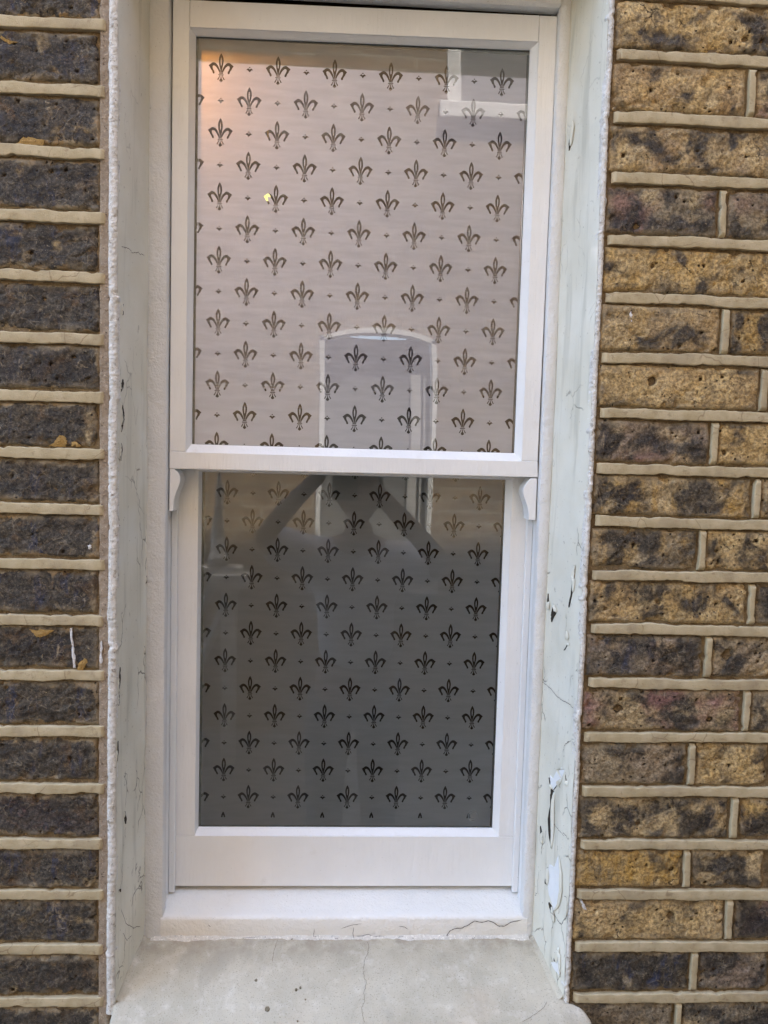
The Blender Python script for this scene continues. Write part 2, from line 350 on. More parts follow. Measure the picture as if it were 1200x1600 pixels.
def make_brick(x0, x1, z0, z1, tint=(.36, .25, .12), soot=.2, pink=0, gold=0, blue=.3, warm=.5, seed=0, res=.0021, holes=(), rag=1., back=0.):
    nx = max(8, int((x1 - x0) / res)); nz = max(6, int((z1 - z0) / res))
    u = np.linspace(0, 1, nx); v = np.linspace(0, 1, nz)
    X, Z = np.meshgrid(x0 + u * (x1 - x0), z0 + v * (z1 - z0)); P = np.stack([X, 0 * X, Z], -1)
    off = np.array([seed * 1.37, seed * .71, 0]); Q = P + off
    w, h = x1 - x0, z1 - z0
    dl, dr, db, dt = X - x0, x1 - X, Z - z0, z1 - Z
    def wob(T, s, a): return (fbm(T, 32, 4, s, .6)) * a
    F = .012
    zl = Q.copy(); zl[..., 0] = seed
    P[..., 0] += np.exp(-dl / F) * (wob(zl, 1, .0016) + .0010) * rag - np.exp(-dr / F) * (wob(zl, 2, .0018) + .0012) * rag
    xl = Q.copy(); xl[..., 2] = seed
    P[..., 2] += np.exp(-db / F) * (wob(xl, 3, .0020) + .0012) * rag - np.exp(-dt / F) * (wob(xl, 4, .0016) + .0008) * rag
    e = np.minimum(np.minimum(dl, dr), np.minimum(db, dt)); cr = np.minimum(dl, dr) + np.minimum(db, dt)
    e = np.minimum(e, cr * .55)
    chip = sstep(.25, .75, fbm(Q, 48, 3, 21)) * np.exp(-e / .008) * .0065 * rag
    Y = .0005 + back + .0045 * np.exp(-e / .0018) + chip
    Y += fbm(Q, 16, 3, 7) * .0014 + fbm(Q, 80, 4, 8, .65) * .0011
    r = 1 - np.abs(fbm(Q * np.array([.5, 1, 1.6]), 30, 3, 12)); Y += sstep(.93, 1., r) * .0016 * sstep(.0, .4, vnoise(Q, 14, 13))   # creases
    pit = np.zeros_like(Y); rr = random.Random(seed)
    hs = list(holes) + [(rr.random(), rr.random(), rr.uniform(.0008, .0022)) for _ in range(rr.randint(3, 10))]
    for a, b, rad in hs:
        cx, cz = x0 + a * w, z0 + b * h; ang = rr.uniform(-.8, .8); sx = rr.uniform(.8, 1.5)
        dx, dz = (X - cx), (Z - cz); d = np.sqrt(((dx * math.cos(ang) + dz * math.sin(ang)) / sx) ** 2 + (-dx * math.sin(ang) + dz * math.cos(ang)) ** 2) * (1 + .35 * vnoise(Q, 260, 31))
        k = sstep(rad * 1.25, rad * .6, d); pit = np.maximum(pit, k); Y += k * min(.006, rad * 2.2)
    P[..., 1] = Y
    # skirt back into the mortar
    ring = P.copy(); PP = np.zeros((nz + 2, nx + 2, 3)); PP[1:-1, 1:-1] = P
    PP[0, 1:-1] = P[0]; PP[-1, 1:-1] = P[-1]; PP[1:-1, 0] = P[:, 0]; PP[1:-1, -1] = P[:, -1]
    for a, b in ((0, 0), (0, -1), (-1, 0), (-1, -1)): PP[a, b] = P[a, b]
    for sl_ in (np.s_[0, :], np.s_[-1, :], np.s_[:, 0], np.s_[:, -1]): PP[sl_ + (1,)] = .028
    me = grid_mesh(PP)
    E = np.zeros(PP.shape[:2]); E[1:-1, 1:-1] = e; K = np.zeros(PP.shape[:2]); K[1:-1, 1:-1] = pit
    fattr(me, 'edge', E); fattr(me, 'pit', K)
    o = link('brick', me, BRICK, wall, origin=((x0 + x1) / 2, .01, (z0 + z1) / 2), smooth=True)
    o.color = tuple(tint) + (1,); o['soot'] = float(soot); o['pink'] = float(pink); o['gold'] = float(gold); o['blue'] = float(blue); o['warm'] = float(warm)
    return o

# what each course right of the window looks like (course k lies above strip k): end of first brick, its look, the next one's look
T1 = (.56, .415, .20); T2 = (.47, .365, .205); T3 = (.33, .275, .185); T4 = (.49, .34, .135)
def L(t, s, p=0, g=0, b=.2, h=()): return dict(tint=t, soot=s, pink=p, gold=g, blue=b, holes=h, warm=.2)
RIGHT = [
 (.93, L(T1, .52, 0, .4, h=((.62, .33, .0035), (.7, .3, .002), (.57, .5, .0018))), L(T2, .5)),
 (.8289, L(T1, .40, .2, .25, h=((.29, .45, .0022),)), L(T2, .55, .9)),
 (.945, L(T2, .52, .2, .2, h=((.07, .36, .0024), (.62, .45, .002))), L(T1, .4)),
 (.7993, L(T3, .58, .75, 0, h=((.28, .17, .0038),)), L(T3, .62, .4)),
 (.95, L(T1, .48, 0, .55, h=((.22, .6, .003), (.45, .65, .002))), L(T2, .5)),
 (.8122, L(T2, .46, .1, .35), L(T4, .60, 0, .3)),
 (.8707, L(T1, .42, .1, .2, h=((.33, .62, .0062), (.63, .7, .0022))), L(T2, .4)),
 (.8063, L((.27, .21, .16), .60, .55, 0), L(T1, .42, 0, .3, h=((.08, .3, .0034),))),
 (.8692, L(T2, .56, 0, .75), L(T2, .5)),
 (.7969, L(T3, .60, 0, .55), L(T1, .48, .1, .2)),
 (.8711, L(T1, .50, .1, .3, h=((.44, .52, .0035), (.8, .5, .0022))), L(T3, .7, .2)),
 (.8134, L((.26, .22, .17), .70, .2, 0, .6), L(T3, .62, .1, .1, h=((.2, .55, .007),))),
 (.8729, L(T2, .50, 1.0, 0, h=((.22, .52, .0052), (.8, .3, .0036))), L(T3, .58)),
 (.7993, L(T3, .50, .15, .1), L(T1, .46, 0, .3)),
 (.8648, L(T2, .60, 0, .2, h=((.4, .35, .003),)), L(T4, .6, .3, .3)),
 (.8012, L(T4, .38, 0, .9, h=((.9, .5, .0035), (.66, .6, .0025))), L(T2, .62)),
 (.8664, L(T1, .44, .1, .2, h=((.64, .6, .0055),)), L(T3, .75, .8, 0, .3)),
 (.8199, L(T3, .80, 0, 0, 1.0), L((.24, .21, .17), .62, .2, 0, .3)),
 (.80, L((.25, .21, .15), .55), L((.22, .19, .14), .6)),
]
def band(i):   # z range of the course above strip i in ZA
    top = ZA[i - 1] - SH - .0012 if i > 0 else ZA[0] + .075
    return ZA[i] + SH + .0012, top
seed = 100
for i in range(len(ZA)):
    z0, z1 = band(i); k = i - 5
    inview = 0 <= k <= 18; zc = (z0 + z1) / 2
    if i == 0: z1 = ZA[0] + .068
    # right side
    if 0 <= k < len(RIGHT): xe, A, B = RIGHT[k]
    else: xe = .80 if i % 2 else .87; A = L(T2, .5, .2, .3); B = L(T3, .6)
    seed += 1
    make_brick(XR0 + .0015, xe - .006, z0, z1, seed=seed, res=.0021 if inview else .005, **A)
    seed += 1; hb = .105 if (i % 2 == 0) else .215
    xb = xe + .006; first = True
    while xb < XR1 - .02:
        x2 = min(xb + hb, XR1)
        q = B if first else L(random.choice([T1, T2, T3, T4]), random.uniform(.4, .7), random.choice([0, 0, .6]), random.uniform(0, .5))
        make_brick(xb, x2, z0, z1, seed=seed, res=.0022 if (inview and xb < .95) else .005, **q)
        seed += 3; xb = x2 + .012; hb = .215 if hb < .15 else .105; first = False
    # left side: soot-black headers and stretchers
    wd = .215 if i % 2 else .205
    x2 = XL1 - .0005 - (0.003 if i % 3 == 0 else 0)
    sp = {3: .0, 10: .0, 14: 1., 1: 0}.get(k, 0)
    s = {2: .80, 3: .84, 15: .80, 16: .84, 14: .92, 0: .86}.get(k, .95)
    tl = (.30, .235, .14) if k != 14 else (.16, .10, .085)
    seed += 1
    make_brick(x2 - wd, x2, z0, z1, tint=tl, soot=s + (((seed * 37) % 11) - 6) * .012, pink=sp, gold=.2 + ((seed * 13) % 7) * .08, blue=.2 + ((seed * 29) % 10) * .08, warm=.35 + ((seed * 17) % 9) * .075, seed=seed, res=.0021 if inview else .005)
    x1b = x2 - wd - .012
    make_brick(max(XL0, x1b - .215), x1b, z0, z1, tint=tl, soot=s - .05, blue=.6, warm=.7, seed=seed + 50, res=.005)
    # pointing strips
    if i < len(ZA):
        z = ZA[i]
        for a, b in ((XL0, -.0015 - random.uniform(0, .003)), (.6465 + random.uniform(0, .003), XR1)):
            o = link('mortar_joint', strip_mesh(a, b, z - SH, z + SH, True, .0035, seed), POINT, wall, origin=((a + b) / 2, 0, z), smooth=False)
        # perpends
        xs = [xe] if inview and xe < .9 else []
        for xp in xs:
            o = link('mortar_joint', strip_mesh(xp - .0043, xp + .0043, z0 + .001, z1 - .001, False, .003, seed + 7, .0006), POINT, wall, origin=(xp, 0, zc), smooth=False)
# recessed bed mortar behind, both sides
def bed(x0, x1, z0, z1, y=.0048, res=.004, mat=BED, name='mortar_bed', amp=.0016, seed=1):
    nx = int((x1 - x0) / res); nz = int((z1 - z0) / res)
    X, Z = np.meshgrid(np.linspace(x0, x1, nx), np.linspace(z0, z1, nz)); P = np.stack([X, 0 * X, Z], -1)
    P[..., 1] = y + fbm(P, 60, 3, seed) * amp
    return link(name, grid_mesh(P), mat, wall, origin=((x0 + x1) / 2, y, (z0 + z1) / 2), smooth=True)
bed(XL0, -.001, ZA[-1] - .02, ZA[0] + .07); bed(.6415, XR1, ZA[-1] - .02, ZA[0] + .07)
# coarse sandy mortar beside the left arris, dark ragged gap on the right
for (a, b, y, sd_) in ((-.0125, .0045, .0010, 3), (.6385, .6455, .0042, 4)):
    n = 420; z = np.linspace(.70, 2.30, n); m_ = 8
    P = np.zeros((n, m_, 3)); t = np.linspace(0, 1, m_)
    P[..., 0] = a + (b - a) * t[None]; P[..., 2] = z[:, None]; q = P.copy()
    P[:, 0, 0] += fbm(q[:, 0], 50, 3, sd_) * .0022; P[:, -1, 0] += fbm(q[:, -1], 50, 3, sd_ + 1) * .001
    P[..., 1] = y + fbm(q, 120, 3, sd_ + 2) * .0012; P[:, 0, 1] += .006; P[:, -1, 1] += .003
    link('edge_mortar', grid_mesh(P), SAND if sd_ == 3 else BED, wall, origin=((a + b) / 2, 0, 1.5), smooth=True)

GOLD = [[(-0.0757, 1.5306), (-0.0675, 1.5366), (-0.0618, 1.545), (-0.0553, 1.5443), (-0.0521, 1.5387), (-0.0529, 1.5304)], [(-0.0464, 1.5314), (-0.0447, 1.5372), (-0.039, 1.5365), (-0.0333, 1.5309)], [(-0.0392, 1.236), (-0.0358, 1.2463), (-0.0292, 1.2525), (-0.0259, 1.2491), (-0.0309, 1.2352)], [(-0.114, 1.9077), (-0.1069, 1.9158), (-0.0982, 1.9178), (-0.0785, 1.9148), (-0.0817, 1.9076), (-0.1022, 1.9067)], [(-0.1012, 1.289), (-0.0905, 1.279), (-0.0806, 1.2808), (-0.069, 1.2887)], [(-0.1328, 2.0368), (-0.125, 2.0341), (-0.111, 2.0318), (-0.1219, 2.0289)]]
WHITE = [[(-0.0483, 1.2916), (-0.0458, 1.2908), (-0.0433, 1.2677), (-0.0408, 1.242), (-0.0438, 1.2385), (-0.0458, 1.2634)], [(-0.0084, 1.2743), (-0.0063, 1.2743), (-0.0059, 1.2468), (-0.0084, 1.245)], [(0.6516, 0.9183), (0.6553, 0.9165), (0.6583, 0.9109), (0.6613, 0.9044), (0.6567, 0.9053)], [(-0.0251, 1.4024), (-0.0218, 1.4042), (-0.0202, 1.3992), (-0.0235, 1.3974)], [(0.6806, 1.7334), (0.6823, 1.7343), (0.684, 1.7168), (0.6824, 1.7159)]]

def blot(poly, mat, name, y=-.0012):
    pts = refine(poly, 6, .0007, True); n = len(pts); c = np.mean(pts, 0); v = [(x, y + .0006 * random.random(), z) for x, z in pts] + [(c[0], y - .0006, c[1])] + [(x, y + .006, z) for x, z in pts]
    link(name, mesh(v, [(i, (i + 1) % n, n) for i in range(n)] + [((i + 1) % n, i, n + 1 + i, n + 1 + (i + 1) % n) for i in range(n)]), mat, wall, origin=(c[0], y, c[1]))
def refine(p, k=4, amp=.0005, closed=False, seed=0):
    q = []; n = len(p)
    for i in range(n if closed else n - 1):
        a, b = p[i], p[(i + 1) % n]
        for j in range(k):
            t = j / k; q.append((a[0] + (b[0] - a[0]) * t + rng.normal(0, amp) * (j > 0), a[1] + (b[1] - a[1]) * t + rng.normal(0, amp) * (j > 0)))
    if not closed: q.append(p[-1])
    return q
GCH = mat_mortar('golden_brick_chip', (.36, .22, .07), (.42, .28, .11), .003); WSP = mat_mortar('white_paint_splash', (.62, .61, .60), (.74, .74, .74), .0015)
for p in GOLD: blot(p, GCH, 'brick_chip', -.0002)
for p in WHITE: blot(p, WSP, 'paint_splash', -.0006)

# solid core of the house behind the facing, with the opening
core = MB()
core.box(-9, -.002, .012, .30, GZ, 2.20); core.box(.6445, 9, .012, .30, GZ, 2.20); core.box(-9, 9, .012, .30, 2.4605, 8.0); core.box(-.002, .6445, .0225, .30, GZ, .69)
core.box(-.002, .6445, .0225, .30, 2.2050, 2.4595)
core.build('wall_core', FARB, wall, origin=(.32, .15, GZ))
for nm, bx_ in (('wall_face', (-9, XL0 - .002, -.001, .0115, GZ, 8.0)), ('wall_face', (XR1 + .002, 9, -.001, .0115, GZ, 8.0)), ('wall_face', (XL0, XR1, -.001, .0115, 2.53, 8.0)), ('wall_face', (XL0, XR1, -.001, .0115, GZ, .52))):
    MB().box(*bx_).build(nm, FARB, wall, origin=((bx_[0] + bx_[1]) / 2, 0, bx_[4]))

# ---- painted render of the reveals (parts of the wall)
def reveal(side, parent):
    n, m_ = 560, 30
    if side < 0: a, b = (.0125, 0.), (.0270, .105)
    else: a, b = (.6345, 0.), (.6105, .105)
    z = np.linspace(.755, 2.195, n); t = np.linspace(0, 1, m_)
    P = np.zeros((n, m_, 3)); P[..., 0] = a[0] + (b[0] - a[0]) * t[None]; P[..., 1] = a[1] + (b[1] - a[1]) * t[None]; P[..., 2] = z[:, None]
    q = P.copy(); s = 5 if side < 0 else 9
    d = fbm(q * np.array([1, 1, .45]), 22, 3, s) * (.0008 if side < 0 else .0011) + fbm(q * np.array([1, 1, .3]), 90, 3, s + 3) * .00025
    P[..., 0] += d * -side
    P[:, 0, 0] += fbm(q[:, 0], 10, 2, s + 6) * .0008
    o = link('render_reveal', grid_mesh(P, flip=side > 0), REND, parent, origin=((a[0] + b[0]) / 2, .05, 1.5), smooth=True)
    # rough rolled arris
    prof = ([(.0005, .006), (.0012, .0004), (.0030, -.0012), (.0060, -.0018), (.0095, -.0012), (.0122, .0004), (.0132, .006)] if side < 0 else
            [(.6330, .008), (.6345, .0006), (.6362, -.0014), (.6385, -.0020), (.6405, -.0014), (.6418, .0006), (.6424, .007)])
    n = 900; z = np.linspace(.757 if side < 0 else .765, 2.20, n); P = np.zeros((n, len(prof), 3))
    for j, (x, y) in enumerate(prof): P[:, j, 0] = x; P[:, j, 1] = y
    P[..., 2] = z[:, None]; q = P.copy()
    ragz = .0012 if side < 0 else .0013
    outer = 1 if side < 0 else -2
    P[..., 0] += fbm(q, 260, 3, s + 11, .7) * ragz * .28 + sstep(.5, .8, fbm(q * np.array([0, 0, 1]), 55, 3, s + 21)) * .0016 * -side + fbm(q * np.array([0, 0, 1]), 9, 3, s + 12, .5) * .0013
    P[..., 1] += fbm(q, 260, 3, s + 13, .65) * .0006 + fbm(q, 30, 2, s + 14) * .0003 + fbm(q, 420, 2, s + 17) * .0004
    big = sstep(.45, .8, fbm(q * np.array([0, 0, 1]), 40, 2, s + 15)) * .0012
    P[:, outer, 0] += side * -1 * big[:, outer] * (-1)
    link('plaster_arris', grid_mesh(P, flip=side > 0 and False), ARR, parent, origin=(a[0], 0, 1.5), smooth=True)
    return o
rl = reveal(-1, wall); rr_ = reveal(1, wall)
# soffit of the opening
P = np.zeros((20, 120, 3)); P[..., 0] = np.linspace(-.001, .6445, 120)[None]; P[..., 1] = np.linspace(-.001, .105, 20)[:, None]; P[..., 2] = 2.190
P[..., 2] += fbm(P, 30, 3, 4) * .001
link('render_soffit', grid_mesh(P, flip=True), REND, wall, origin=(.32, .05, 2.22), smooth=True)
MB().box(-.002, .6445, -.001, .022, 2.1915, 2.2575).build('lintel_face', ARR, wall, origin=(.32, 0, 2.25))
for k_ in range(9):       # rubbed-brick voussoirs above the opening, just out of the picture
    xa = -.001 + k_ * .0718
    MB().box(xa, xa + .066, -.002, .022, 2.262, 2.459).build('voussoir', FARB, wall, bevel=.002, origin=(xa + .033, 0, 2.37))
MB().box(-.001, .6445, .006, .0222, 2.2575, 2.4595).build('mortar_bed', BED, wall, origin=(.32, 0, 2.37))

# ---- cracks, gaps and peeling paint on the reveals
def rx(side, y): return (.0125 + (.0270 - .0125) / .105 * y) if side < 0 else (.6345 + (.6105 - .6345) / .105 * y)
def on_reveal(side, pts, lift): return [(rx(side, y) - side * lift, y, z) for y, z in pts]
RV = [[(0.0596, 1.0523), (0.0501, 1.0518), (0.0523, 1.0389), (0.0516, 1.0152), (0.0499, 0.9945), (0.0522, 0.9669), (0.0598, 0.9823), (0.0646, 1.0042), (0.0597, 1.0258), (0.0604, 1.0399)], [(0.0604, 0.9334), (0.0643, 0.9166), (0.0653, 0.9057), (0.0601, 0.9074), (0.0584, 0.9223)], [(0.0523, 0.8844), (0.0456, 0.8738), (0.0381, 0.8639), (0.0379, 0.8725), (0.0436, 0.8835)], [(0.0864, 0.9833), (0.0813, 0.9764), (0.0823, 0.9586), (0.0853, 0.9695)], [(0.0192, 0.8381), (0.0282, 0.8245), (0.0302, 0.8099), (0.0252, 0.8116), (0.0236, 0.8252)], [(0.067, 1.066), (0.0616, 1.0587), (0.0573, 1.0533), (0.0633, 1.0567)], [(0.0326, 1.0783), (0.0419, 1.0649), (0.0517, 1.0535), (0.0393, 1.0719)], [(0.0211, 1.0902), (0.0169, 1.0827), (0.0189, 1.0749)], [(0.023, 1.387), (0.0226, 1.3669), (0.0241, 1.3488), (0.0308, 1.3261), (0.033, 1.3268), (0.0276, 1.3504), (0.0266, 1.3685)], [(0.0758, 1.3218), (0.0772, 1.3109), (0.0664, 1.3113), (0.0791, 1.2945), (0.0814, 1.3042), (0.0788, 1.313)], [(0.0931, 1.334), (0.0907, 1.3225), (0.092, 1.3103), (0.094, 1.3219)], [(0.0357, 1.2921), (0.0328, 1.2837), (0.0355, 1.2785)], [(0.082, 2.0055), (0.0793, 1.9946), (0.0818, 1.9826), (0.0834, 1.9712), (0.087, 1.9666), (0.0883, 1.9763), (0.0853, 1.9883)], [(0.0286, 1.2756), (0.0364, 1.264), (0.0407, 1.2622), (0.0327, 1.2723)]]
RB = [[(0.0645, 1.0706), (0.0562, 1.0682), (0.0439, 1.0876), (0.0352, 1.0935), (0.0234, 1.0973), (0.0309, 1.0795), (0.0527, 1.0542), (0.0616, 1.0587)], [(0.0534, 0.9421), (0.0408, 0.9436), (0.0303, 0.9676), (0.0224, 0.9495), (0.0196, 0.9227), (0.0244, 0.8986), (0.0368, 0.8816), (0.0524, 0.8965), (0.0606, 0.9137), (0.0574, 0.9326)], [(0.0241, 0.8309), (0.0158, 0.8304), (0.0122, 0.7995), (0.0306, 0.7988), (0.038, 0.8022), (0.0261, 0.8115)]]
RC = [[(0.1018, 1.2003), (0.0746, 1.1976), (0.0552, 1.1918), (0.0368, 1.1907), (0.0192, 1.1918), (0.0083, 1.1898)], [(0.0964, 1.225), (0.0904, 1.2121), (0.0968, 1.2006)], [(0.021, 1.0065), (0.0075, 1.004), (0.0033, 1.0062)], [(0.0461, 1.0059), (0.032, 1.0034), (0.0162, 1.0031)], [(0.0242, 0.8964), (0.0208, 0.8889), (0.0241, 0.8846)], [(0.0846, 0.9152), (0.0865, 0.8791), (0.0934, 0.87)], [(0.0091, 0.9195), (0.0026, 0.921), (0.0012, 0.8893)], [(0.0149, 1.1409), (0.0271, 1.1294), (0.0306, 1.1187)]]
LV = [[(0.0151, 1.6208), (0.0176, 1.6148), (0.0128, 1.606), (0.0089, 1.6036), (0.0108, 1.6141)], [(0.0139, 1.5873), (0.0189, 1.5772), (0.0194, 1.5688), (0.0156, 1.5602), (0.0108, 1.5516), (0.0150, 1.5687), (0.012, 1.5809)], [(0.0109, 1.537), (0.0144, 1.5286), (0.0096, 1.5139), (0.0087, 1.516), (0.0105, 1.5286)], [(0.0152, 1.7179), (0.0163, 1.7078), (0.0144, 1.7034)], [(0.0099, 1.2379), (0.011, 1.2223), (0.0062, 1.2029), (0.0047, 1.211), (0.008, 1.2231)], [(0.0072, 1.2015), (0.0078, 1.1904), (0.0053, 1.1868)], [(0.0042, 1.139), (0.0053, 1.1254), (0.0015, 1.1119), (0.0025, 1.1267)], [(0.0267, 1.0311), (0.032, 1.0172), (0.0295, 1.0115), (0.0258, 1.0224)], [(0.0083, 0.9283), (0.0143, 0.9271), (0.0144, 0.9225), (0.0093, 0.9261)], [(0.096, 1.348), (0.0979, 1.3384), (0.095, 1.3377)], [(0.0906, 1.2464), (0.0936, 1.2338), (0.0907, 1.2346)]]
LC = [[(0.0074, 1.7893), (0.0307, 1.7931), (0.0408, 1.79), (0.0614, 1.7963), (0.0807, 1.7962)], [(0.0271, 0.9921), (0.0255, 1.0021), (0.028, 1.0077)], [(0.0183, 0.9603), (0.0157, 0.9525), (0.0183, 0.9419), (0.0108, 0.928)], [(0.0868, 0.884), (0.0809, 0.8971), (0.0866, 0.9012)], [(0.0995, 1.36), (0.0985, 1.33), (0.0998, 1.2973), (0.0985, 1.26), (0.0996, 1.22)], [(0.0985, 1.2), (0.0992, 1.16), (0.0975, 1.13), (0.0995, 1.10)], [(.098, 2.14), (.1, 2.10), (.099, 2.06), (.1005, 2.02)], [(.0135, .90), (.03, .868), (.055, .845), (.08, .832)], [(.02, .86), (.034, .84), (.05, .838)]]
def refine(p, k=4, amp=.0005, closed=False, seed=0):
    q = []; n = len(p)
    for i in range(n if closed else n - 1):
        a, b = p[i], p[(i + 1) % n]
        for j in range(k):
            t = j / k; q.append((a[0] + (b[0] - a[0]) * t + rng.normal(0, amp) * (j > 0), a[1] + (b[1] - a[1]) * t + rng.normal(0, amp) * (j > 0)))
    if not closed: q.append(p[-1])
    return q
def patch(side, poly, lift, mat, name, parent):
    pts = refine(poly, 4, .0004, True); v = on_reveal(side, pts, lift); n = len(v)
    inner = on_reveal(side, pts, lift - .004)
    f = [tuple(range(n))] + [(i, (i + 1) % n, (i + 1) % n + n, i + n) for i in range(n)]
    me = mesh(v + inner, f); bm = bmesh.new(); bm.from_mesh(me); bmesh.ops.triangulate(bm, faces=[f_ for f_ in bm.faces if len(f_.verts) > 4]); bmesh.ops.recalc_face_normals(bm, faces=bm.faces); bm.to_mesh(me); bm.free()
    c = v[0]; return link(name, me, mat, parent, origin=c)
def lip(side, poly, parent, height=.0035, width=.0060):
    """curled paint lip along the arris side of a gap, standing off the surface"""
    c = np.mean(poly, 0); idx = sorted(range(len(poly)), key=lambda i: poly[i][1], reverse=True)
    edge = [poly[i] for i in idx if poly[i][0] <= c[0] + .0006]
    if len(edge) < 2: edge = [poly[i] for i in idx][:3]
    edge = refine(edge, 6, .0003); n = len(edge); K = 5; v = []
    for i, (y, z) in enumerate(edge):
        s = math.sin(math.pi * i / (n - 1)) ** .6
        for k in range(K):
            t = k / (K - 1)
            v.append((rx(side, y) - side * (.0004 + height * s * (1 - t) ** 1.8), y - width * t * (0.5 + .5 * s) + .0006 * (1 - t) * s, z))
    f = [(i * K + k, i * K + k + 1, (i + 1) * K + k + 1, (i + 1) * K + k) for i in range(n - 1) for k in range(K - 1)]
    me = mesh(v, f); o = link('paint_flake', me, REND, parent, origin=v[0], smooth=True)
    md = o.modifiers.new('thick', 'SOLIDIFY'); md.thickness = .0005
for k_, p in enumerate(RB): patch(1, p, .0010, BARE, 'bare_patch', wall)
for p in RV: patch(1, p, .0014, GAP_SHADE, 'paint_gap_shade', wall); lip(1, p, wall)
for p in LV: patch(-1, p, .0012, GAP_SHADE, 'paint_gap_shade', wall); lip(-1, p, wall, .0012, .0025)
for p in (RB[0], RB[1], RB[2]): lip(1, p, wall, .003, .004)
def ribbon(pts3, nrm, w, name, mat, parent):
    v = []; n = len(pts3)
    for i, p in enumerate(pts3):
        p = Vector(p); d = Vector(pts3[min(i + 1, n - 1)]) - Vector(pts3[max(i - 1, 0)]); s = d.cross(Vector(nrm)).normalized()
        ww = w * (.45 + .55 * abs(math.sin(i * 1.7 + n))) * (1 if 0 < i < n - 1 else .2)
        v += [tuple(p + s * ww * .5), tuple(p - s * ww * .5)]
    f = [(2 * i, 2 * i + 1, 2 * i + 3, 2 * i + 2) for i in range(n - 1)]
    o = link(name, mesh(v, f), mat, parent, origin=pts3[0]); return o
for side, CC in ((1, RC), (-1, LC)):
    for p in CC: ribbon(on_reveal(side, refine(p, 6, .0005), .0013), (-side, 0, 0), .0009, 'hairline_crack', HAIR, wall)

# ================================================================== STONE SILL
def zs(y): return .771 + .032 / .098 * y
sill = empty('stone_sill', (.32, 0, .70), label='pale weathered stone window sill with hairline cracks and small chips', cat='sill')
def sill_outline():
    o = [(.030, .16), (.030, .098), (.0145, .012), (.0100, .0), (.0110, -.012), (.013, -.070)]
    o += [(.652, -.070), (.664, -.062), (.6675, -.045), (.6655, -.022), (.6600, -.010), (.6500, -.0035), (.6360, -.001), (.6300, .012), (.612, .098), (.612, .16)]
    return o
def inside(px, py, poly):
    r = np.zeros(px.shape, bool); n = len(poly); j = n - 1
    for i in range(n):
        xi, yi = poly[i]; xj, yj = poly[j]
        c = ((yi > py) != (yj > py)) & (px < (xj - xi) * (py - yi) / (yj - yi + 1e-12) + xi); r ^= c; j = i
    return r
so = sill_outline()
# swept rows: for every y the left and right ends of the stone
def ends(y):
    xs = []
    n = len(so)
    for i in range(n):
        (x0, y0), (x1, y1) = so[i], so[(i + 1) % n]
        if (y0 - y) * (y1 - y) <= 0 and y0 != y1: xs.append(x0 + (x1 - x0) * (y - y0) / (y1 - y0))
    return min(xs), max(xs)
ys = np.concatenate([np.linspace(-.0698, -.05, 12), np.linspace(-.049, .158, 110)]); nu = 300
P = np.zeros((len(ys), nu, 3))
for i, y in enumerate(ys):
    a, b = ends(y); t = np.linspace(0, 1, nu); P[i, :, 0] = a + (b - a) * t; P[i, :, 1] = y
    P[i, :, 2] = zs(y) - .006 * math.exp(-(y + .0698) / .004)
    ed = np.minimum(P[i, :, 0] - a, b - P[i, :, 0]); P[i, :, 2] -= (.0035 * np.exp(-ed / .003)) * (1 if y < .0 else 0)
P[..., 2] += fbm(P, 20, 3, 2) * .0008 + fbm(P, 160, 3, 3) * .00025
for cx, cy, r, d in ((.2199, -.007, .0035, .0022), (.1998, .0328, .003, .0012), (.2574, .0192, .0022, .0018), (.2633, .0221, .0018, .0018), (.2713, .0052, .0013, .001), (.2626, -.0237, .0014, .001), (.4194, .0565, .004, .001)):
    dd = np.hypot(P[..., 0] - cx, (P[..., 1] - cy)) * (1 + .3 * vnoise(P, 300, 5)); P[..., 2] -= sstep(r * 1.3, r * .5, dd) * d
PP = np.zeros((len(ys) + 2, nu + 2, 3)); PP[1:-1, 1:-1] = P; PP[0, 1:-1] = P[0]; PP[-1, 1:-1] = P[-1]; PP[1:-1, 0] = P[:, 0]; PP[1:-1, -1] = P[:, -1]
PP[0, 0] = P[0, 0]; PP[0, -1] = P[0, -1]; PP[-1, 0] = P[-1, 0]; PP[-1, -1] = P[-1, -1]
for s_ in (np.s_[0, :], np.s_[-1, :], np.s_[:, 0], np.s_[:, -1]): PP[s_ + (2,)] = .692
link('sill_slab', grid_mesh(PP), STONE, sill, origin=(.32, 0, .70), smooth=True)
TC = [[(0.2246, 0.0936), (0.223, 0.0847), (0.2207, 0.0722), (0.2199, 0.0575)], [(0.359, 0.0892), (0.3612, 0.0816), (0.3598, 0.0715), (0.355, 0.0617), (0.3524, 0.0472), (0.3534, 0.0354), (0.3567, 0.0261), (0.3532, 0.0147), (0.3541, 0.0013), (0.3495, -0.0095), (0.3516, -0.0202), (0.3537, -0.0286)], [(0.6107, -0.0005), (0.604, -0.0093), (0.5907, -0.0179), (0.5681, -0.0294)]]
SN = Vector((0, -.032, .098)).normalized()
for k_, p in enumerate(TC):
    q = refine(p, 5, .0004); ribbon([(x, y, zs(y) + .0009) for x, y in q], SN, .0005, 'hairline_crack', HAIR, sill)
CHIP = mat_flat('chip_brown', (.22, .19, .13), .95)
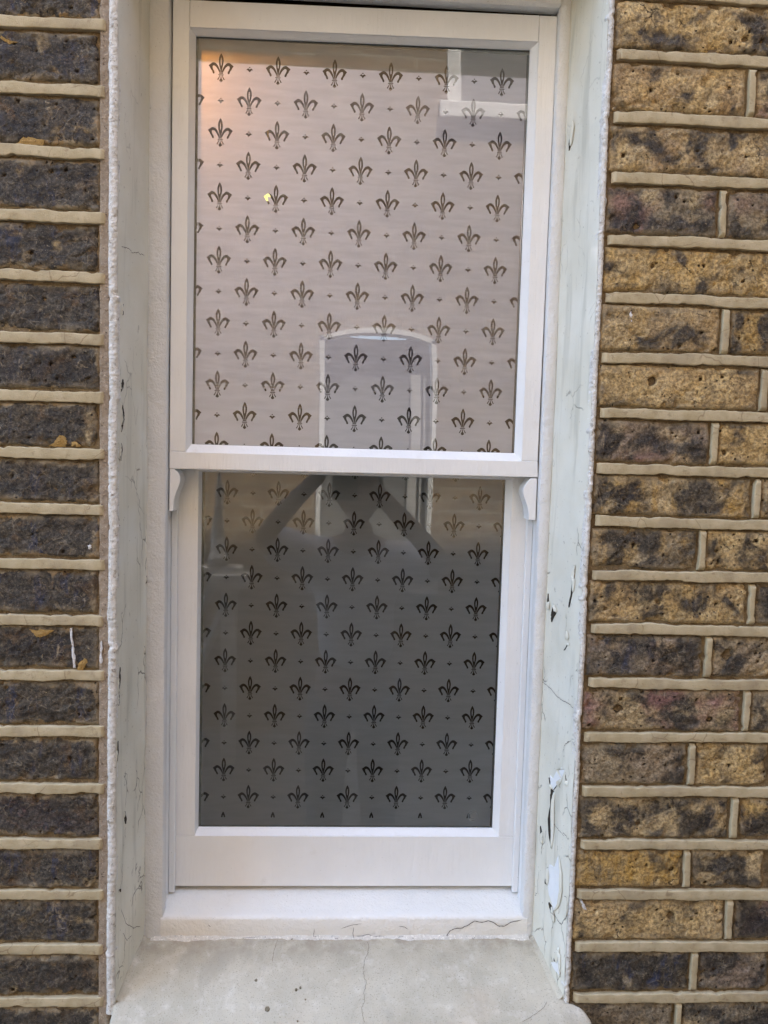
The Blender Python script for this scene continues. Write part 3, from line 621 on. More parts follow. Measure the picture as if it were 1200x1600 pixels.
for cx, cy, r in ((.2199, -.007, .0030), (.2574, .0192, .0016), (.2633, .0221, .0013), (.1998, .0328, .0016), (.2713, .0052, .0009), (.2626, -.0237, .001)):
    n = 11; v = [(cx + r * 1.25 * math.cos(a) * random.uniform(.75, 1.15), cy + r * math.sin(a) * random.uniform(.75, 1.15), zs(cy) - .0004) for a in [2 * math.pi * i / n for i in range(n)]]
    v = [(x, y, zs(y) - .0003 + .0004) for x, y, z in v]
    link('stone_chip', mesh(v + [(x, y, z - .004) for x, y, z in v], [tuple(range(n))] + [(i, (i + 1) % n, (i + 1) % n + n, i + n) for i in range(n)]), CHIP, sill, origin=(cx, cy, zs(cy)))
# cement fillets where the reveals meet the stone
for side in (-1, 1):
    n = 60; K = 7; ysf = np.linspace(.002, .097, n); P = np.zeros((n, K, 3))
    for i, y in enumerate(ysf):
        w_ = .0085; hgt = .0055 + .003 * (1 - y / .1)
        for k in range(K):
            t = k / (K - 1); P[i, k] = (rx(side, y) - side * (-.001 + w_ * t ** 1.3), y, zs(y) - .0005 + hgt * (1 - t) ** 1.3)
    P += (fbm(P, 60, 3, 8) * .0007)[..., None] * np.array([1, 0, 1])
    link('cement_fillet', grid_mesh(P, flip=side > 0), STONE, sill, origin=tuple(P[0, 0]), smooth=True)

# ================================================================== SASH WINDOW
win = empty('sash_window', (.324, .12, .80), label='white painted timber sash window glazed with fleur-de-lis frosted panes', cat='window')
# box frame linings
def lining(x0, x1, nm='frame_lining', y=.1, z0=.797, z1=2.192, s=1):
    n = 400; prof = [(x0, .118), (x0, y), (x0 + .0016, y - .0016), ((x0 + x1) / 2, y - .0020), (x1 - .0022, y - .0016), (x1, y), (x1, .118)]
    P = np.zeros((n, 7, 3)); z = np.linspace(z0, z1, n)
    for j, (a, b) in enumerate(prof): P[:, j, 0] = a; P[:, j, 1] = b
    P[..., 2] = z[:, None]; q = P.copy()
    P[..., 1] += fbm(q * np.array([1, 1, .5]), 60, 3, s) * .0005; P[..., 0] += fbm(q * np.array([0, 0, 1]), 12, 3, s + 4) * .0005
    return link(nm, grid_mesh(P), LINE, win, origin=((x0 + x1) / 2, y, 1.5), smooth=True)
lining(.0245, .0528, s=1); lining(.5955, .6125, s=7)
# head lining, with the plaster edge above
MB().box(.0529, .5954, .0985, .118, 2.1655, 2.1895).build('head_lining', LINE, win, bevel=.0012, origin=(.324, .1, 2.19))
MB().extr_x([(.0985, 2.1655), (.0945, 2.1690), (.0930, 2.176), (.0985, 2.182)], .0528, .5955).build('head_bead', LINE, win, origin=(.324, .096, 2.17))
# pulley stiles, parting beads, back linings
for s_, xa, xb in ((-1, .040, .0505), (1, .5985, .609)):
    MB().box(xa, xb, .1182, .1995, .83, 2.2035).build('pulley_stile', PAINT, win, origin=(xa, .18, .83))
    p0, p1 = (.0507, .0600) if s_ < 0 else (.5890, .5983)
    MB().box(p0, p1, .1440, .1520, .846, 2.165).build('parting_bead', PAINT, win, bevel=.0012, origin=(p0, .148, .85))
# ---- upper sash
TILT = .006
def zt(x, z): return z + TILT * (x - .324) / .54       # the head is a few millimetres out of level
us = MB().prism([(.0548, 1.5285), (.0780, 1.5285), (.0780, zt(.078, 2.1575)), (.0548, zt(.0548, 2.1575))], .110, .1425).build('upper_sash', PAINT, win, bevel=.0009, origin=(.066, .126, 1.8))
us['label'] = 'upper sliding sash with curved horns'
MB().prism([(.5685, 1.5285), (.5932, 1.5285), (.5955, zt(.595, 2.1575)), (.5700, zt(.570, 2.1575))], .110, .1425).build('stile', PAINT, us, bevel=.0009, origin=(.583, .126, 1.8))
MB().prism([(.0782, zt(.078, 2.1215)), (.5693, zt(.570, 2.1215)), (.5697, zt(.570, 2.1577)), (.0782, zt(.0782, 2.1577))], .1101, .1425).build('top_rail', PAINT, us, bevel=.0009, origin=(.324, .126, 2.14))
MB().prism([(.0548, 1.5030), (.5945, 1.5045), (.5932, 1.5283), (.0548, 1.5283)], .1095, .1475).build('meeting_rail', PAINT, us, bevel=.0012, origin=(.324, .128, 1.515))
def horn(pts, mx=1):
    q = [pts[0]]
    return q
hr = [(.5935, 1.5029), (.5838, 1.5029), (.5815, 1.5005), (.5785, 1.4965), (.5758, 1.4920), (.5738, 1.4875), (.5732, 1.4830), (.5742, 1.4775), (.5765, 1.4715), (.5788, 1.4655), (.5808, 1.4590), (.5822, 1.4520), (.5828, 1.4460), (.5830, 1.4412), (.5935, 1.4405)]
hl = [(.0552, 1.5029), (.0552, 1.4410), (.0610, 1.4418), (.0611, 1.4480), (.0615, 1.4550), (.0628, 1.4620), (.0650, 1.4690), (.0676, 1.4755), (.0698, 1.4815), (.0707, 1.4870), (.0702, 1.4920), (.0682, 1.4965), (.0652, 1.4998), (.0618, 1.5029)]
MB().prism(hr, .110, .1425).build('horn', PAINT, us, bevel=.0008, origin=(.583, .126, 1.47))
MB().prism(hl, .110, .1425).build('horn', PAINT, us, bevel=.0008, origin=(.066, .126, 1.47))
def putty(xo0, xo1, zo0, zo1, xi0, xi1, zi0, zi1, yf, yb, parent, tilt=False):
    f = zt if tilt else (lambda x, z: z)
    O = [(xo0, zo0), (xo1, zo0), (xo1, f(xo1, zo1)), (xo0, f(xo0, zo1))]; I = [(xi0, zi0), (xi1, zi0), (xi1, f(xi1, zi1)), (xi0, f(xi0, zi1))]
    for k in range(4):
        a, b = k, (k + 1) % 4
        v = [(O[a][0], yf, O[a][1]), (O[b][0], yf, O[b][1]), (I[b][0], yb, I[b][1]), (I[a][0], yb, I[a][1])]
        v += [(O[a][0], yb + .003, O[a][1]), (O[b][0], yb + .003, O[b][1]), (I[b][0], yb + .003, I[b][1]), (I[a][0], yb + .003, I[a][1])]
        MB().add(v, [(0, 1, 2, 3), (7, 6, 5, 4), (0, 4, 5, 1), (1, 5, 6, 2), (2, 6, 7, 3), (3, 7, 4, 0)]).build('glazing_bead', PAINT, parent, origin=v[0])
putty(.0775, .5695, 1.5280, 2.1222, .0842, .5606, 1.5395, 2.1165, .1115, .1225, us, True)
def pane(x0, x1, z0, z1, y, parent, tilt=False):
    f = zt if tilt else (lambda x, z: z)
    MB().prism([(x0, z0), (x1, z0), (x1, f(x1, z1)), (x0, f(x0, z1))], y, y + .004).build('glass_pane', GLASS, parent, origin=((x0 + x1) / 2, y, (z0 + z1) / 2))
pane(.0790, .5685, 1.529, 2.1205, .1257, us, True)

# ---- frosted film with clear fleur-de-lis: one repeat built as a flat sheet with holes, then tiled and trimmed
def mir(p): return [(-x, y) for x, y in p][::-1]
FL = []     # loops around (0,0), units: pitch 87.5 wide, y up
cen = [(0, 23), (1.3, 20.5), (2.5, 17.5), (3.2, 14), (3.3, 10.5), (2.9, 6.5), (2.2, 2.5), (1.4, -1.2), (.8, -3.5), (.7, -7.2)]
FL.append(('hole', cen + mir(cen)))
inn = [(0, 17.2), (.75, 15), (1.15, 12), (1.1, 8.5), (.8, 5.5), (0, 3.0)]
FL.append(('isle', inn + mir(inn)[1:-1]))
wing = [(1.3, -7.0), (2.0, -4.0), (3.6, .4), (5.6, 4.0), (8.0, 6.8), (10.6, 8.2), (13.0, 8.0), (15.2, 6.3), (18.8, 3.4), (16.7, .6), (15.6, -2.2), (13.8, -4.6), (12.6, -8.0), (12.9, -7.6), (12.5, -9.0), (11.2, -9.5), (10.1, -8.7), (10.0, -7.2), (11.0, -5.6), (12.2, -3.4), (13.2, -.8), (13.5, 1.4), (12.9, 3.2), (11.4, 3.9), (9.4, 3.4), (7.2, 1.4), (5.2, -1.6), (3.4, -5.0), (2.5, -7.2)]
hi = [(7.0, 5.0), (9.4, 6.9), (12.0, 7.1), (14.2, 5.6), (15.2, 3.6), (14.6, 4.2), (12.6, 6.0), (10.2, 5.9), (8.0, 4.9)]
FL += [('hole', wing), ('hole', mir(wing))]
FL += [('hole', [(-2.8, -7.7), (2.8, -7.7), (3.0, -8.4), (2.8, -9.1), (-2.8, -9.1), (-3.0, -8.4)])]
FL += [('hole', [(-4.0, -10.4), (4.0, -10.4), (4.2, -11.0), (4.0, -11.6), (-4.0, -11.6), (-4.2, -11.0)])]
stem = [(.35, -12.1), (.5, -15), (.9, -17.2), (2.6, -20.0), (2.2, -21.4), (1.0, -22.2), (0, -22.9)]
FL += [('hole', stem + mir(stem)[1:])]
leg = [(1.5, -12.1), (2.3, -12.1), (3.2, -14.5), (4.6, -16.8), (5.6, -18.4), (4.9, -19.4), (3.9, -18.6), (2.6, -15.6)]
FL += [('hole', leg), ('hole', mir(leg))]
def grow(p, d):
    n = len(p); A = sum(p[i][0] * p[(i + 1) % n][1] - p[(i + 1) % n][0] * p[i][1] for i in range(n)); sg = 1 if A > 0 else -1; q = []
    for i in range(n):
        ax, ay = p[i - 1]; bx_, by = p[(i + 1) % n]; tx, ty = bx_ - ax, by - ay; l = math.hypot(tx, ty) or 1
        k = d * (1 if p[i][1] > -6.2 else .35); q.append((p[i][0] + sg * ty / l * k, p[i][1] - sg * tx / l * k))
    return q
FL = [(k, grow(p, .42 if k == 'hole' else -.15)) for k, p in FL]
BT = [('hole', [(0, 4.3), (1.4, 3.0), (0, 1.6), (-1.4, 3.0)]), ('hole', [(0, -.2), (1.5, 1.3), (2.6, 1.6), (3.6, .6), (5.4, -1.4), (3.4, -1.3), (2.2, -2.0), (1.3, -3.2), (0, -5.0), (-1.3, -3.2), (-2.2, -2.0), (-3.4, -1.3), (-5.4, -1.4), (-3.6, .6), (-2.6, 1.6), (-1.5, 1.3)])]
def tile_mesh(dx, dz):
    sc = 2 * dx / 87.5; sz = sc * .93
    cu = bpy.data.curves.new('tile', 'CURVE'); cu.dimensions = '2D'; cu.fill_mode = 'BOTH'
    def loop(p):
        s = cu.splines.new('POLY'); s.points.add(len(p) - 1)
        for i, (x, y) in enumerate(p): s.points[i].co = (x, y, 0, 1)
        s.use_cyclic_u = True
    loop([(0, 0), (2 * dx, 0), (2 * dx, 2 * dz), (0, 2 * dz)])
    for cx, cy in ((dx / 2, dz / 2), (1.5 * dx, 1.5 * dz)):
        for kind, p in FL: loop([(cx + x * sc, cy + y * sz) for x, y in p])
    for cx, cy in ((1.5 * dx, dz / 2), (dx / 2, 1.5 * dz)):
        for kind, p in BT: loop([(cx + x * sc, cy + y * sz) for x, y in p])
    ob = bpy.data.objects.new('tile', cu); COL.objects.link(ob); dg = bpy.context.evaluated_depsgraph_get()
    me = bpy.data.meshes.new_from_object(ob.evaluated_get(dg)); bpy.data.objects.remove(ob); bpy.data.curves.remove(cu)
    v = np.array([p.co[:2] for p in me.vertices]); f = [tuple(p.vertices) for p in me.polygons]; return v, f
def film(name, dx, dz, fx, fz, x0, x1, z0, z1, zp0, zp1, y, parent, tilt=False):
    """fx,fz: centre of one motif; the pattern runs from zp0 to zp1, plain frosting beyond"""
    tv, tf = tile_mesh(dx, dz); V = []; F = []
    ox = fx - dx / 2; oz = fz - dz / 2
    while ox > x0: ox -= 2 * dx
    while oz > zp0: oz -= 2 * dz
    zz = oz
    while zz < zp1:
        xx = ox
        while xx < x1:
            n = len(V); V += [(a + xx, y, b + zz) for a, b in tv]; F += [tuple(i + n for i in f) for f in tf]; xx += 2 * dx
        zz += 2 * dz
    bm = bmesh.new(); me = mesh(V, F); bm.from_mesh(me)
    for co, no in (((x0, 0, 0), (-1, 0, 0)), ((x1, 0, 0), (1, 0, 0)), ((0, 0, zp0), (0, 0, -1)), ((0, 0, zp1), (0, 0, 1))):
        bmesh.ops.bisect_plane(bm, geom=bm.verts[:] + bm.edges[:] + bm.faces[:], plane_co=co, plane_no=no, clear_outer=True, dist=1e-7)
    for f_ in bm.faces:
        if f_.normal.y > 0: f_.normal_flip()
    for a, b in ((z0, zp0), (zp1, z1)):
        q = [bm.verts.new(p) for p in ((x0, y, a), (x1, y, a), (x1, y, b), (x0, y, b))]; bm.faces.new(q)
    bm.to_mesh(me); bm.free()
    return link(name, me, FILM, parent, origin=((x0 + x1) / 2, y, (z0 + z1) / 2))
film('frosted_film', .0404, .04468, .1189, 2.0751, .0868, .5580, 1.5400, 2.1145, 1.5400, 2.0978, .1300, us)
def spacer(x0, x1, z0, z1, w, y, parent):
    for a in ((x0, x0 + w, z0, z1), (x1 - w, x1, z0, z1), (x0 + w, x1 - w, z0, z0 + w), (x0 + w, x1 - w, z1 - w, z1)):
        MB().box(a[0], a[1], y, y + .009, a[2], a[3]).build('glazing_spacer', SPACER, parent, origin=(a[0], y, a[2]))
spacer(.0785, .5690, 1.5290, 2.1235, .0085, .1305, us)

# ---- lower sash, behind the upper one
ls = MB().box(.0510, .0890, .1530, .1880, .9332, 1.530).build('lower_sash', PAINT, win, bevel=.0009, origin=(.07, .17, 1.2))
ls['label'] = 'lower sliding sash with deep bottom rail'
MB().box(.5655, .5975, .1530, .1880, .9332, 1.530).build('stile', PAINT, ls, bevel=.0009, origin=(.58, .17, 1.2))
MB().box(.0510, .5975, .1526, .1880, .8515, .9330).build('bottom_rail', PAINT, ls, bevel=.0010, origin=(.324, .17, .89))
MB().box(.0892, .5653, .1500, .1880, 1.5000, 1.530).build('meeting_rail', PAINT, ls, origin=(.324, .17, 1.51))
putty(.0885, .5660, .9328, 1.5005, .0915, .5580, .9400, 1.4985, .1545, .1655, ls)
pane(.0895, .5645, .9335, 1.4995, .1687, ls)
film('frosted_film', .0391, .04375, .1681, 1.3368, .0945, .5555, .9405, 1.4985, .9530, 1.4985, .1730, ls)
spacer(.0890, .5650, .9325, 1.5000, .0075, .1735, ls)

rg = MB()
for R_, w_ in ((.0078, .0007), (.0052, .0005)):
    n = 40; v = []
    for j in range(n): a = 2 * math.pi * j / n; v += [(.5275 + (R_ - w_) * math.cos(a), .1729, .9575 + (R_ - w_) * math.sin(a)), (.5275 + (R_ + w_) * math.cos(a), .1729, .9575 + (R_ + w_) * math.sin(a))]
    rg.add(v, [(2 * j, 2 * j + 1, (2 * j + 3) % (2 * n), (2 * j + 2) % (2 * n)) for j in range(int(n * .8))])
link('etched_ring', mesh(rg.v, rg.f), mat_flat('etched_mark', (.34, .34, .36), .8), ls, origin=(.5275, .1729, .9575))

# ---- timber sill under the sashes
n = 260; ysb = [.200, .150, .130, .110, .1015, .0985, .0975, .0975, .0980, .0985]; zsb = [.8475, .8435, .8400, .8365, .8350, .8335, .8300, .815, .8035, .795]
P = np.zeros((len(ysb), n, 3)); xx = np.linspace(.0500, .6030, n)
for j in range(len(ysb)): P[j, :, 0] = xx; P[j, :, 1] = ysb[j]; P[j, :, 2] = zsb[j]
q = P.copy(); P[5:, :, 1] += fbm(q, 40, 3, 31)[5:] * .0007; P[:, :, 2] += fbm(q, 30, 3, 32) * .0004
ts = link('timber_sill', grid_mesh(P[::-1]), SILLP, win, origin=(.324, .15, .84), smooth=False)
ts.data.polygons.foreach_set('use_smooth', [True] * len(ts.data.polygons))
SC = [[(0.3847, 0.8007), (0.3993, 0.7988), (0.4077, 0.8039), (0.4308, 0.8043), (0.4432, 0.7992), (0.4579, 0.7979), (0.4738, 0.7978), (0.4785, 0.8041), (0.4843, 0.813), (0.4915, 0.8168), (0.5037, 0.818), (0.5133, 0.8231), (0.5217, 0.8289), (0.5328, 0.8268), (0.5426, 0.8294), (0.5513, 0.8263), (0.5601, 0.8204), (0.5675, 0.8204), (0.5771, 0.8267), (0.5943, 0.8305)], [(0.3381, 0.8197), (0.3372, 0.8097), (0.3391, 0.8001)], [(0.3421, 0.8059), (0.3506, 0.8058), (0.3602, 0.8083), (0.3675, 0.8058), (0.3846, 0.8044)], [(0.2791, 0.8174), (0.2782, 0.8048), (0.2866, 0.8035)], [(0.168, 0.8014), (0.1799, 0.8039), (0.1966, 0.8051)], [(0.0966, 0.8004), (0.1109, 0.7991), (0.1299, 0.8028), (0.1418, 0.8015)], [(0.1201, 0.824), (0.1244, 0.8203)], [(0.406, 0.8208), (0.4157, 0.8195), (0.4207, 0.8157)], [(0.3189, 0.8173), (0.338, 0.8235), (0.3501, 0.8247)]]
for k_, p in enumerate(SC): ribbon([(x, .0962, z) for x, z in refine(p, 3, .0003)], (0, -1, 0), .0013 if k_ == 0 else .0008, 'hairline_crack', HAIR, ts)
# ragged cement line under the timber sill
P = np.zeros((300, 5, 3)); P[..., 0] = np.linspace(.036, .606, 300)[:, None]
for j, (y, z) in enumerate(((.099, .8065), (.0962, .8045), (.0935, .8015), (.0915, .7995), (.088, .7965))): P[:, j, 1] = y; P[:, j, 2] = z
q = P.copy(); P[..., 2] += fbm(q * np.array([1, 0, 0]), 30, 4, 41)[..., :] * .0016; P[..., 1] += fbm(q, 120, 3, 42) * .0010; P[:, 4, 2] = np.minimum(P[:, 4, 2], .7975) - .002
link('cement_fillet', grid_mesh(P, flip=True), mat_mortar('pale_cement', (.62, .60, .54), (.72, .70, .64), .002), sill, origin=(.32, .09, .80), smooth=True)

# ================================================================== ROOM BEHIND THE GLASS
room = MB()
room.box(-1.2, 1.9, 2.9, 3.0, GZ, 2.75); room.box(-1.3, -1.2, .301, 3.0, GZ, 2.75); room.box(1.9, 2.0, .301, 3.0, GZ, 2.75); room.box(-1.3, 2.0, .301, 3.0, 2.75, 2.85); room.box(-1.3, 2.0, .301, 3.0, GZ - .1, GZ)
r_ = room.build('interior_room', PLAS, origin=(.3, 1.5, GZ)); r_['kind'] = 'structure'
MB().box(.6095, .6445, .20, .298, .70, 2.2035).build('inner_lining', STAIN, win, origin=(.62, .25, .7))
MB().box(-.0015, .0395, .20, .298, .70, 2.2035).build('inner_lining', STAIN, win, origin=(.01, .25, .7))
MB().box(.0510, .5980, .1590, .1900, 2.0850, 2.2035).build('inner_head', STAIN, win, origin=(.32, .2, 2.1))
MB().box(.0400, .6090, .1905, .298, 2.150, 2.2035).build('inner_head', STAIN, win, origin=(.32, .27, 2.15))
MB().box(.0400, .6090, .2005, .298, .70, .84).build('inner_sill', INTW, win, origin=(.32, .25, .8))
def sphere(c, r, nu=16, nv=10):
    v = []; f = []
    for i in range(nv + 1):
        th = math.pi * i / nv
        for j in range(nu): ph = 2 * math.pi * j / nu; v.append((c[0] + r * math.sin(th) * math.cos(ph), c[1] + r * math.sin(th) * math.sin(ph), c[2] + r * math.cos(th)))
    for i in range(nv):
        for j in range(nu): f.append((i * nu + j, i * nu + (j + 1) % nu, (i + 1) * nu + (j + 1) % nu, (i + 1) * nu + j))
    return v, f
def lathe(c, prof, nu=24):
    v = []; f = []
    for r, z in prof:
        for j in range(nu): a = 2 * math.pi * j / nu; v.append((c[0] + r * math.cos(a), c[1] + r * math.sin(a), c[2] + z))
    for i in range(len(prof) - 1):
        for j in range(nu): f.append((i * nu + j, i * nu + (j + 1) % nu, (i + 1) * nu + (j + 1) % nu, (i + 1) * nu + j))
    return v, f
cab = empty('light_blocking_cabinet', (.3, .62, GZ), label='added dark wooden cabinet keeping lamp light off the lower pane', cat='cabinet')  # cabinet added to shield the lower film from the room lamp
CABM = mat_flat('added_cabinet_dark_wood', (.035, .028, .022), .6)
MB().box(-.75, 1.35, .34, .68, GZ + .06, 1.61).build('added_cabinet_carcass', CABM, cab, bevel=.003, origin=(.3, .62, .7))
MB().box(-.78, 1.38, .315, .70, 1.6105, 1.64).build('added_cabinet_top', CABM, cab, bevel=.003, origin=(.3, .62, 1.45))
for k_ in range(3): MB().box(-.745 + .70 * k_, -.055 + .70 * k_ - .01, .325, .3395, GZ + .10, 1.58).build('added_cabinet_door', CABM, cab, bevel=.002, origin=(-.745 + .7 * k_, .33, .5))
BRASS = mat_flat('aged_brass', (.35, .24, .10), .35, .6)
def lamp(name, c, rad, watts, label, col=(1, .36, .05), drop=None):
    e = empty(name, c, label=label, cat='lamp')
    v, f = sphere(c, rad); MB().add(v, f).build('bulb', mat_emit('bulb_glow', (1, .86, .30), .16), e, origin=c, smooth=True)
    v, f = lathe(c, [(.0, rad * 1.9), (rad * .5, rad * 1.9), (rad * .55, rad * 1.02), (rad * .45, rad * .9)]); MB().add(v, f).build('bulb_holder', BRASS, e, origin=c, smooth=True)
    top = 2.749
    v, f = lathe((c[0], c[1], 0), [(.0022, c[2] + rad * 1.9), (.0022, top - .02), (.03, top - .02), (.034, top - .004), (0, top - .002)]); MB().add(v, f).build('hanging_cord', BRASS, e, origin=c)
    ld = bpy.data.lights.new(name + '_light', 'POINT'); ld.energy = watts; ld.shadow_soft_size = rad * 1.15; ld.color = col
    lo = bpy.data.objects.new(name + '_light', ld); COL.objects.link(lo); lo.parent = e
    return e
lamp('hanging_lamp', (.050, .216, 2.066), .0065, .30, 'warm glowing bulb hanging close behind the upper left corner of the glass')
lamp('pendant_lamp', (.1143, .80, 2.1136), .0085, 6.6, 'small yellow bulb seen through a clear fleur-de-lis high on the upper pane', (1, .88, .94))

# ================================================================== HOUSE OPPOSITE (seen mirrored in the panes)
YO = -3.5
CURT = mat_flat('grey_cream_curtain', (.46, .44, .40), .9)
opp = empty('opposite_house', (.5, YO, GZ), label='sunlit brick house across the passage mirrored in the glass', cat='house')
# wall with two openings: arched one (x .14-.84, z .77-2.25) and upper one (x .87-1.5, z 3.66-4.9)
A0, A1, AZ0, AZ1 = .13, .85, .77, 2.25; B0, B1, BZ0, BZ1 = .86, 1.60, 3.66, 4.9
OT = 6.6; OL = -3.4
ow = MB(); yb, yf = YO - .3, YO
ow.box(OL, A0, yb, yf, GZ, OT); ow.box(A0, A1, yb, yf, GZ, AZ0)
for k_ in range(12):
    xa, xb = A0 + (A1 - A0) * k_ / 12, A0 + (A1 - A0) * (k_ + 1) / 12; xm = (xa + xb) / 2; zz = AZ1 + .07 * (1 - ((xm - .49) / .36) ** 2)
    ow.box(xa, xb, yb, yf, zz, 3.4)
ow.box(A0, B0, yb, yf, 3.4, OT); ow.box(A1, 9, yb, yf, GZ, 3.4); ow.box(B0, B1, yb, yf, 3.4, BZ0); ow.box(B0, B1, yb, yf, BZ1, OT); ow.box(B1, 9, yb, yf, 3.4, OT)
ow.build('wall', OPPB, opp, origin=(.5, YO, GZ))
def opwin(x0, x1, z0, z1, arch, fw):
    e = MB().box(x0 - .05, x1 + .05, YO - .1, YO + .06, z0 - .10, z0 - .002).build('window_sill', WHT, opp, bevel=.008, origin=(x0, YO, z0))
    N = 14; xm = (x0 + x1) / 2; hw = (x1 - x0) / 2
    def top(x): return z1 + (.07 * (1 - ((x - xm) / hw) ** 2) if arch else 0)
    for a, b in ((x0, x0 + fw), (x1 - fw, x1)): MB().box(a, b, YO - .10, YO + .012, z0, z1).build('window_frame', WHT, opp, origin=(a, YO, z0))
    for k in range(N):
        pass
    m1 = MB()
    for k in range(N):
        xa, xb = x0 + (x1 - x0) * k / N, x0 + (x1 - x0) * (k + 1) / N
        m1.add([(xa, YO + .012, top(xa) - fw), (xb, YO + .012, top(xb) - fw), (xb, YO + .012, top(xb)), (xa, YO + .012, top(xa)), (xa, YO - .1, top(xa) - fw), (xb, YO - .1, top(xb) - fw), (xb, YO - .1, top(xb)), (xa, YO - .1, top(xa))],
               [(0, 1, 2, 3), (7, 6, 5, 4), (0, 4, 5, 1), (3, 2, 6, 7)])
    m1.build('window_frame', WHT, opp, origin=(x0, YO, z1))
    p = MB().box(x0 + fw, x1 - fw, YO - .14, YO - .12, z0, z1 - fw + .05).build('window_pane', DKG, opp, origin=(x0, YO, z0)); return p
opwin(A0, A1, AZ0, AZ1, True, .028); opwin(B0, B1, BZ0, BZ1, False, .075)
MB().box(.70, .76, YO - .115, YO - .085, AZ0 + .01, 2.05).build('curtain', CURT, opp, bevel=.01, origin=(.73, YO - .1, .8))
MB().box(.775, .80, YO - .115, YO - .085, AZ0 + .01, 2.05).build('curtain', CURT, opp, bevel=.008, origin=(.79, YO - .1, .8))
MB().box(OL - .05, 9, yb - .05, YO + .10, OT + .001, OT + .12).build('parapet', STONE, opp, bevel=.01, origin=(0, YO, OT))

side = MB().box(2.3, 2.5, YO + .01, -.012, GZ + .001, 4.6)  # unseen wall, added to cut the light coming from the right
side.build('light_blocking_wall', OPPB, origin=(2.4, -1.7, GZ)); sw = bpy.data.objects['light_blocking_wall']
tag(sw, 'unseen brick wall added on the right to block light from that side', 'wall')
# white porch with a finial below it
YP = -3.0
por = empty('white_porch', (-.75, YP, GZ), label='white gabled porch with turned finial mirrored in the lower left pane', cat='porch')
v, f = lathe((-.40, YP, .90), [(.0, 0), (.060, 0), (.060, .05), (.045, .07), (.040, .16), (.030, .26), (.020, .30), (.036, .32), (.020, .34), (.030, .40), (.022, .45), (.006, .53), (0, .55)]); MB().add(v, f).build('finial', WHT, por, origin=(-.40, YP, .9), smooth=True)
MB().box(-1.4, -.26, YP - .05, YP + .05, .86, .90).build('ridge_rail', WHT, por, bevel=.006, origin=(-.8, YP, .88))
MB().box(-.44, -.22, YP - .07, YP + .07, .78, .858).build('corner_block', WHT, por, bevel=.008, origin=(-.3, YP, .8))
for k_ in range(5):
    c = -.56 - .16 * k_; v, f = lathe((c, YP, .902), [(.05, 0), (.018, .03), (.04, .06), (.012, .09), (.024, .11), (0, .14)], 12); MB().add(v, f).build('cresting_piece', WHT, por, origin=(c, YP, .9), smooth=True)
def bar(p, q_, r):
    p, q_ = Vector(p), Vector(q_); d = (q_ - p).normalized(); s = d.orthogonal().normalized(); t = d.cross(s)
    v = [tuple(a + (s * i + t * j) * r) for a in (p, q_) for i, j in ((-1, -1), (1, -1), (1, 1), (-1, 1))]
    return v, [(0, 3, 2, 1), (4, 5, 6, 7), (0, 1, 5, 4), (1, 2, 6, 5), (2, 3, 7, 6), (3, 0, 4, 7)]
for a, b in (((-.42, YP, .80), (-.80, YP, .05)), ((-.30, YP, .78), (-.62, YP, .05))):
    v, f = bar(a, b, .022); MB().add(v, f).build('sloping_rail', WHT, por, origin=a)
for xx_ in (-1.38, -.33): MB().box(xx_ - .04, xx_ + .04, YP - .04, YP + .04, GZ, .778 if xx_ > -1 else .859).build('post', WHT, por, bevel=.006, origin=(xx_, YP, GZ))
# ================================================================== THE PHOTOGRAPHER (mirrored in the panes)
def skin_body(name, pts, edges, radii, mat, parent=None, root=0, sub=2):
    me = bpy.data.meshes.new(name); me.from_pydata(pts, edges, []); o = bpy.data.objects.new(name, me); COL.objects.link(o)
    md = o.modifiers.new('skin', 'SKIN'); md.use_smooth_shade = True
    sv = me.skin_vertices[0].data
    for i, r in enumerate(radii): sv[i].radius = (r if isinstance(r, tuple) else (r, r)); sv[i].use_root = (i == root)
    sb = o.modifiers.new('sub', 'SUBSURF'); sb.levels = sub; sb.render_levels = sub
    dg = bpy.context.evaluated_depsgraph_get(); dg.update(); m2 = bpy.data.meshes.new_from_object(o.evaluated_get(dg)); bpy.data.objects.remove(o)
    m2.materials.clear(); return link(name, m2, mat, parent, origin=pts[root], smooth=True)
SKIN = mat_flat('skin', (.36, .21, .14), .55, .35); SHIRT = mat_flat('white_cotton', (.82, .82, .86), .9); TROU = mat_flat('grey_trousers', (.17, .17, .18), .9)
HAIRM = mat_flat('dark_hair', (.02, .015, .012), .6); PH = mat_flat('phone_black', (.015, .015, .017), .2, .5); LENS = mat_flat('phone_lens', (.005, .005, .008), .05, .8)
px_, py_ = .36, -1.50
per = empty('person', (px_, py_, GZ), label='person in white shirt and grey trousers holding up a phone, mirrored in the lower pane', cat='person')
X = lambda a: px_ + a
body_pts = [(X(0), py_, .72), (X(0), py_ - .01, .90), (X(0), py_ - .01, 1.07), (X(0), py_, 1.17), (X(0), py_ + .015, 1.24), (X(0), py_ + .035, 1.31),      # 0 pelvis..5 skull base
 (X(-.17), py_, 1.145), (X(-.30), py_ + .10, 1.19), (X(-.34), py_ + .16, 1.235), (X(-.24), py_ + .28, 1.36), (X(-.125), py_ + .385, 1.475),         # 6 shoulder 8 elbow 10 wrist
 (X(.17), py_, 1.145), (X(.27), py_ + .10, 1.13), (X(.30), py_ + .16, 1.15), (X(.16), py_ + .29, 1.31), (X(.025), py_ + .385, 1.44),
 (X(-.09), py_, .66), (X(-.10), py_ + .01, .24), (X(-.11), py_ - .01, -.13), (X(-.12), py_ + .04, -.195), (X(-.13), py_ + .15, -.212),
 (X(.09), py_, .66), (X(.10), py_ + .01, .24), (X(.11), py_ - .01, -.13), (X(.12), py_ + .04, -.195), (X(.13), py_ + .15, -.212)]
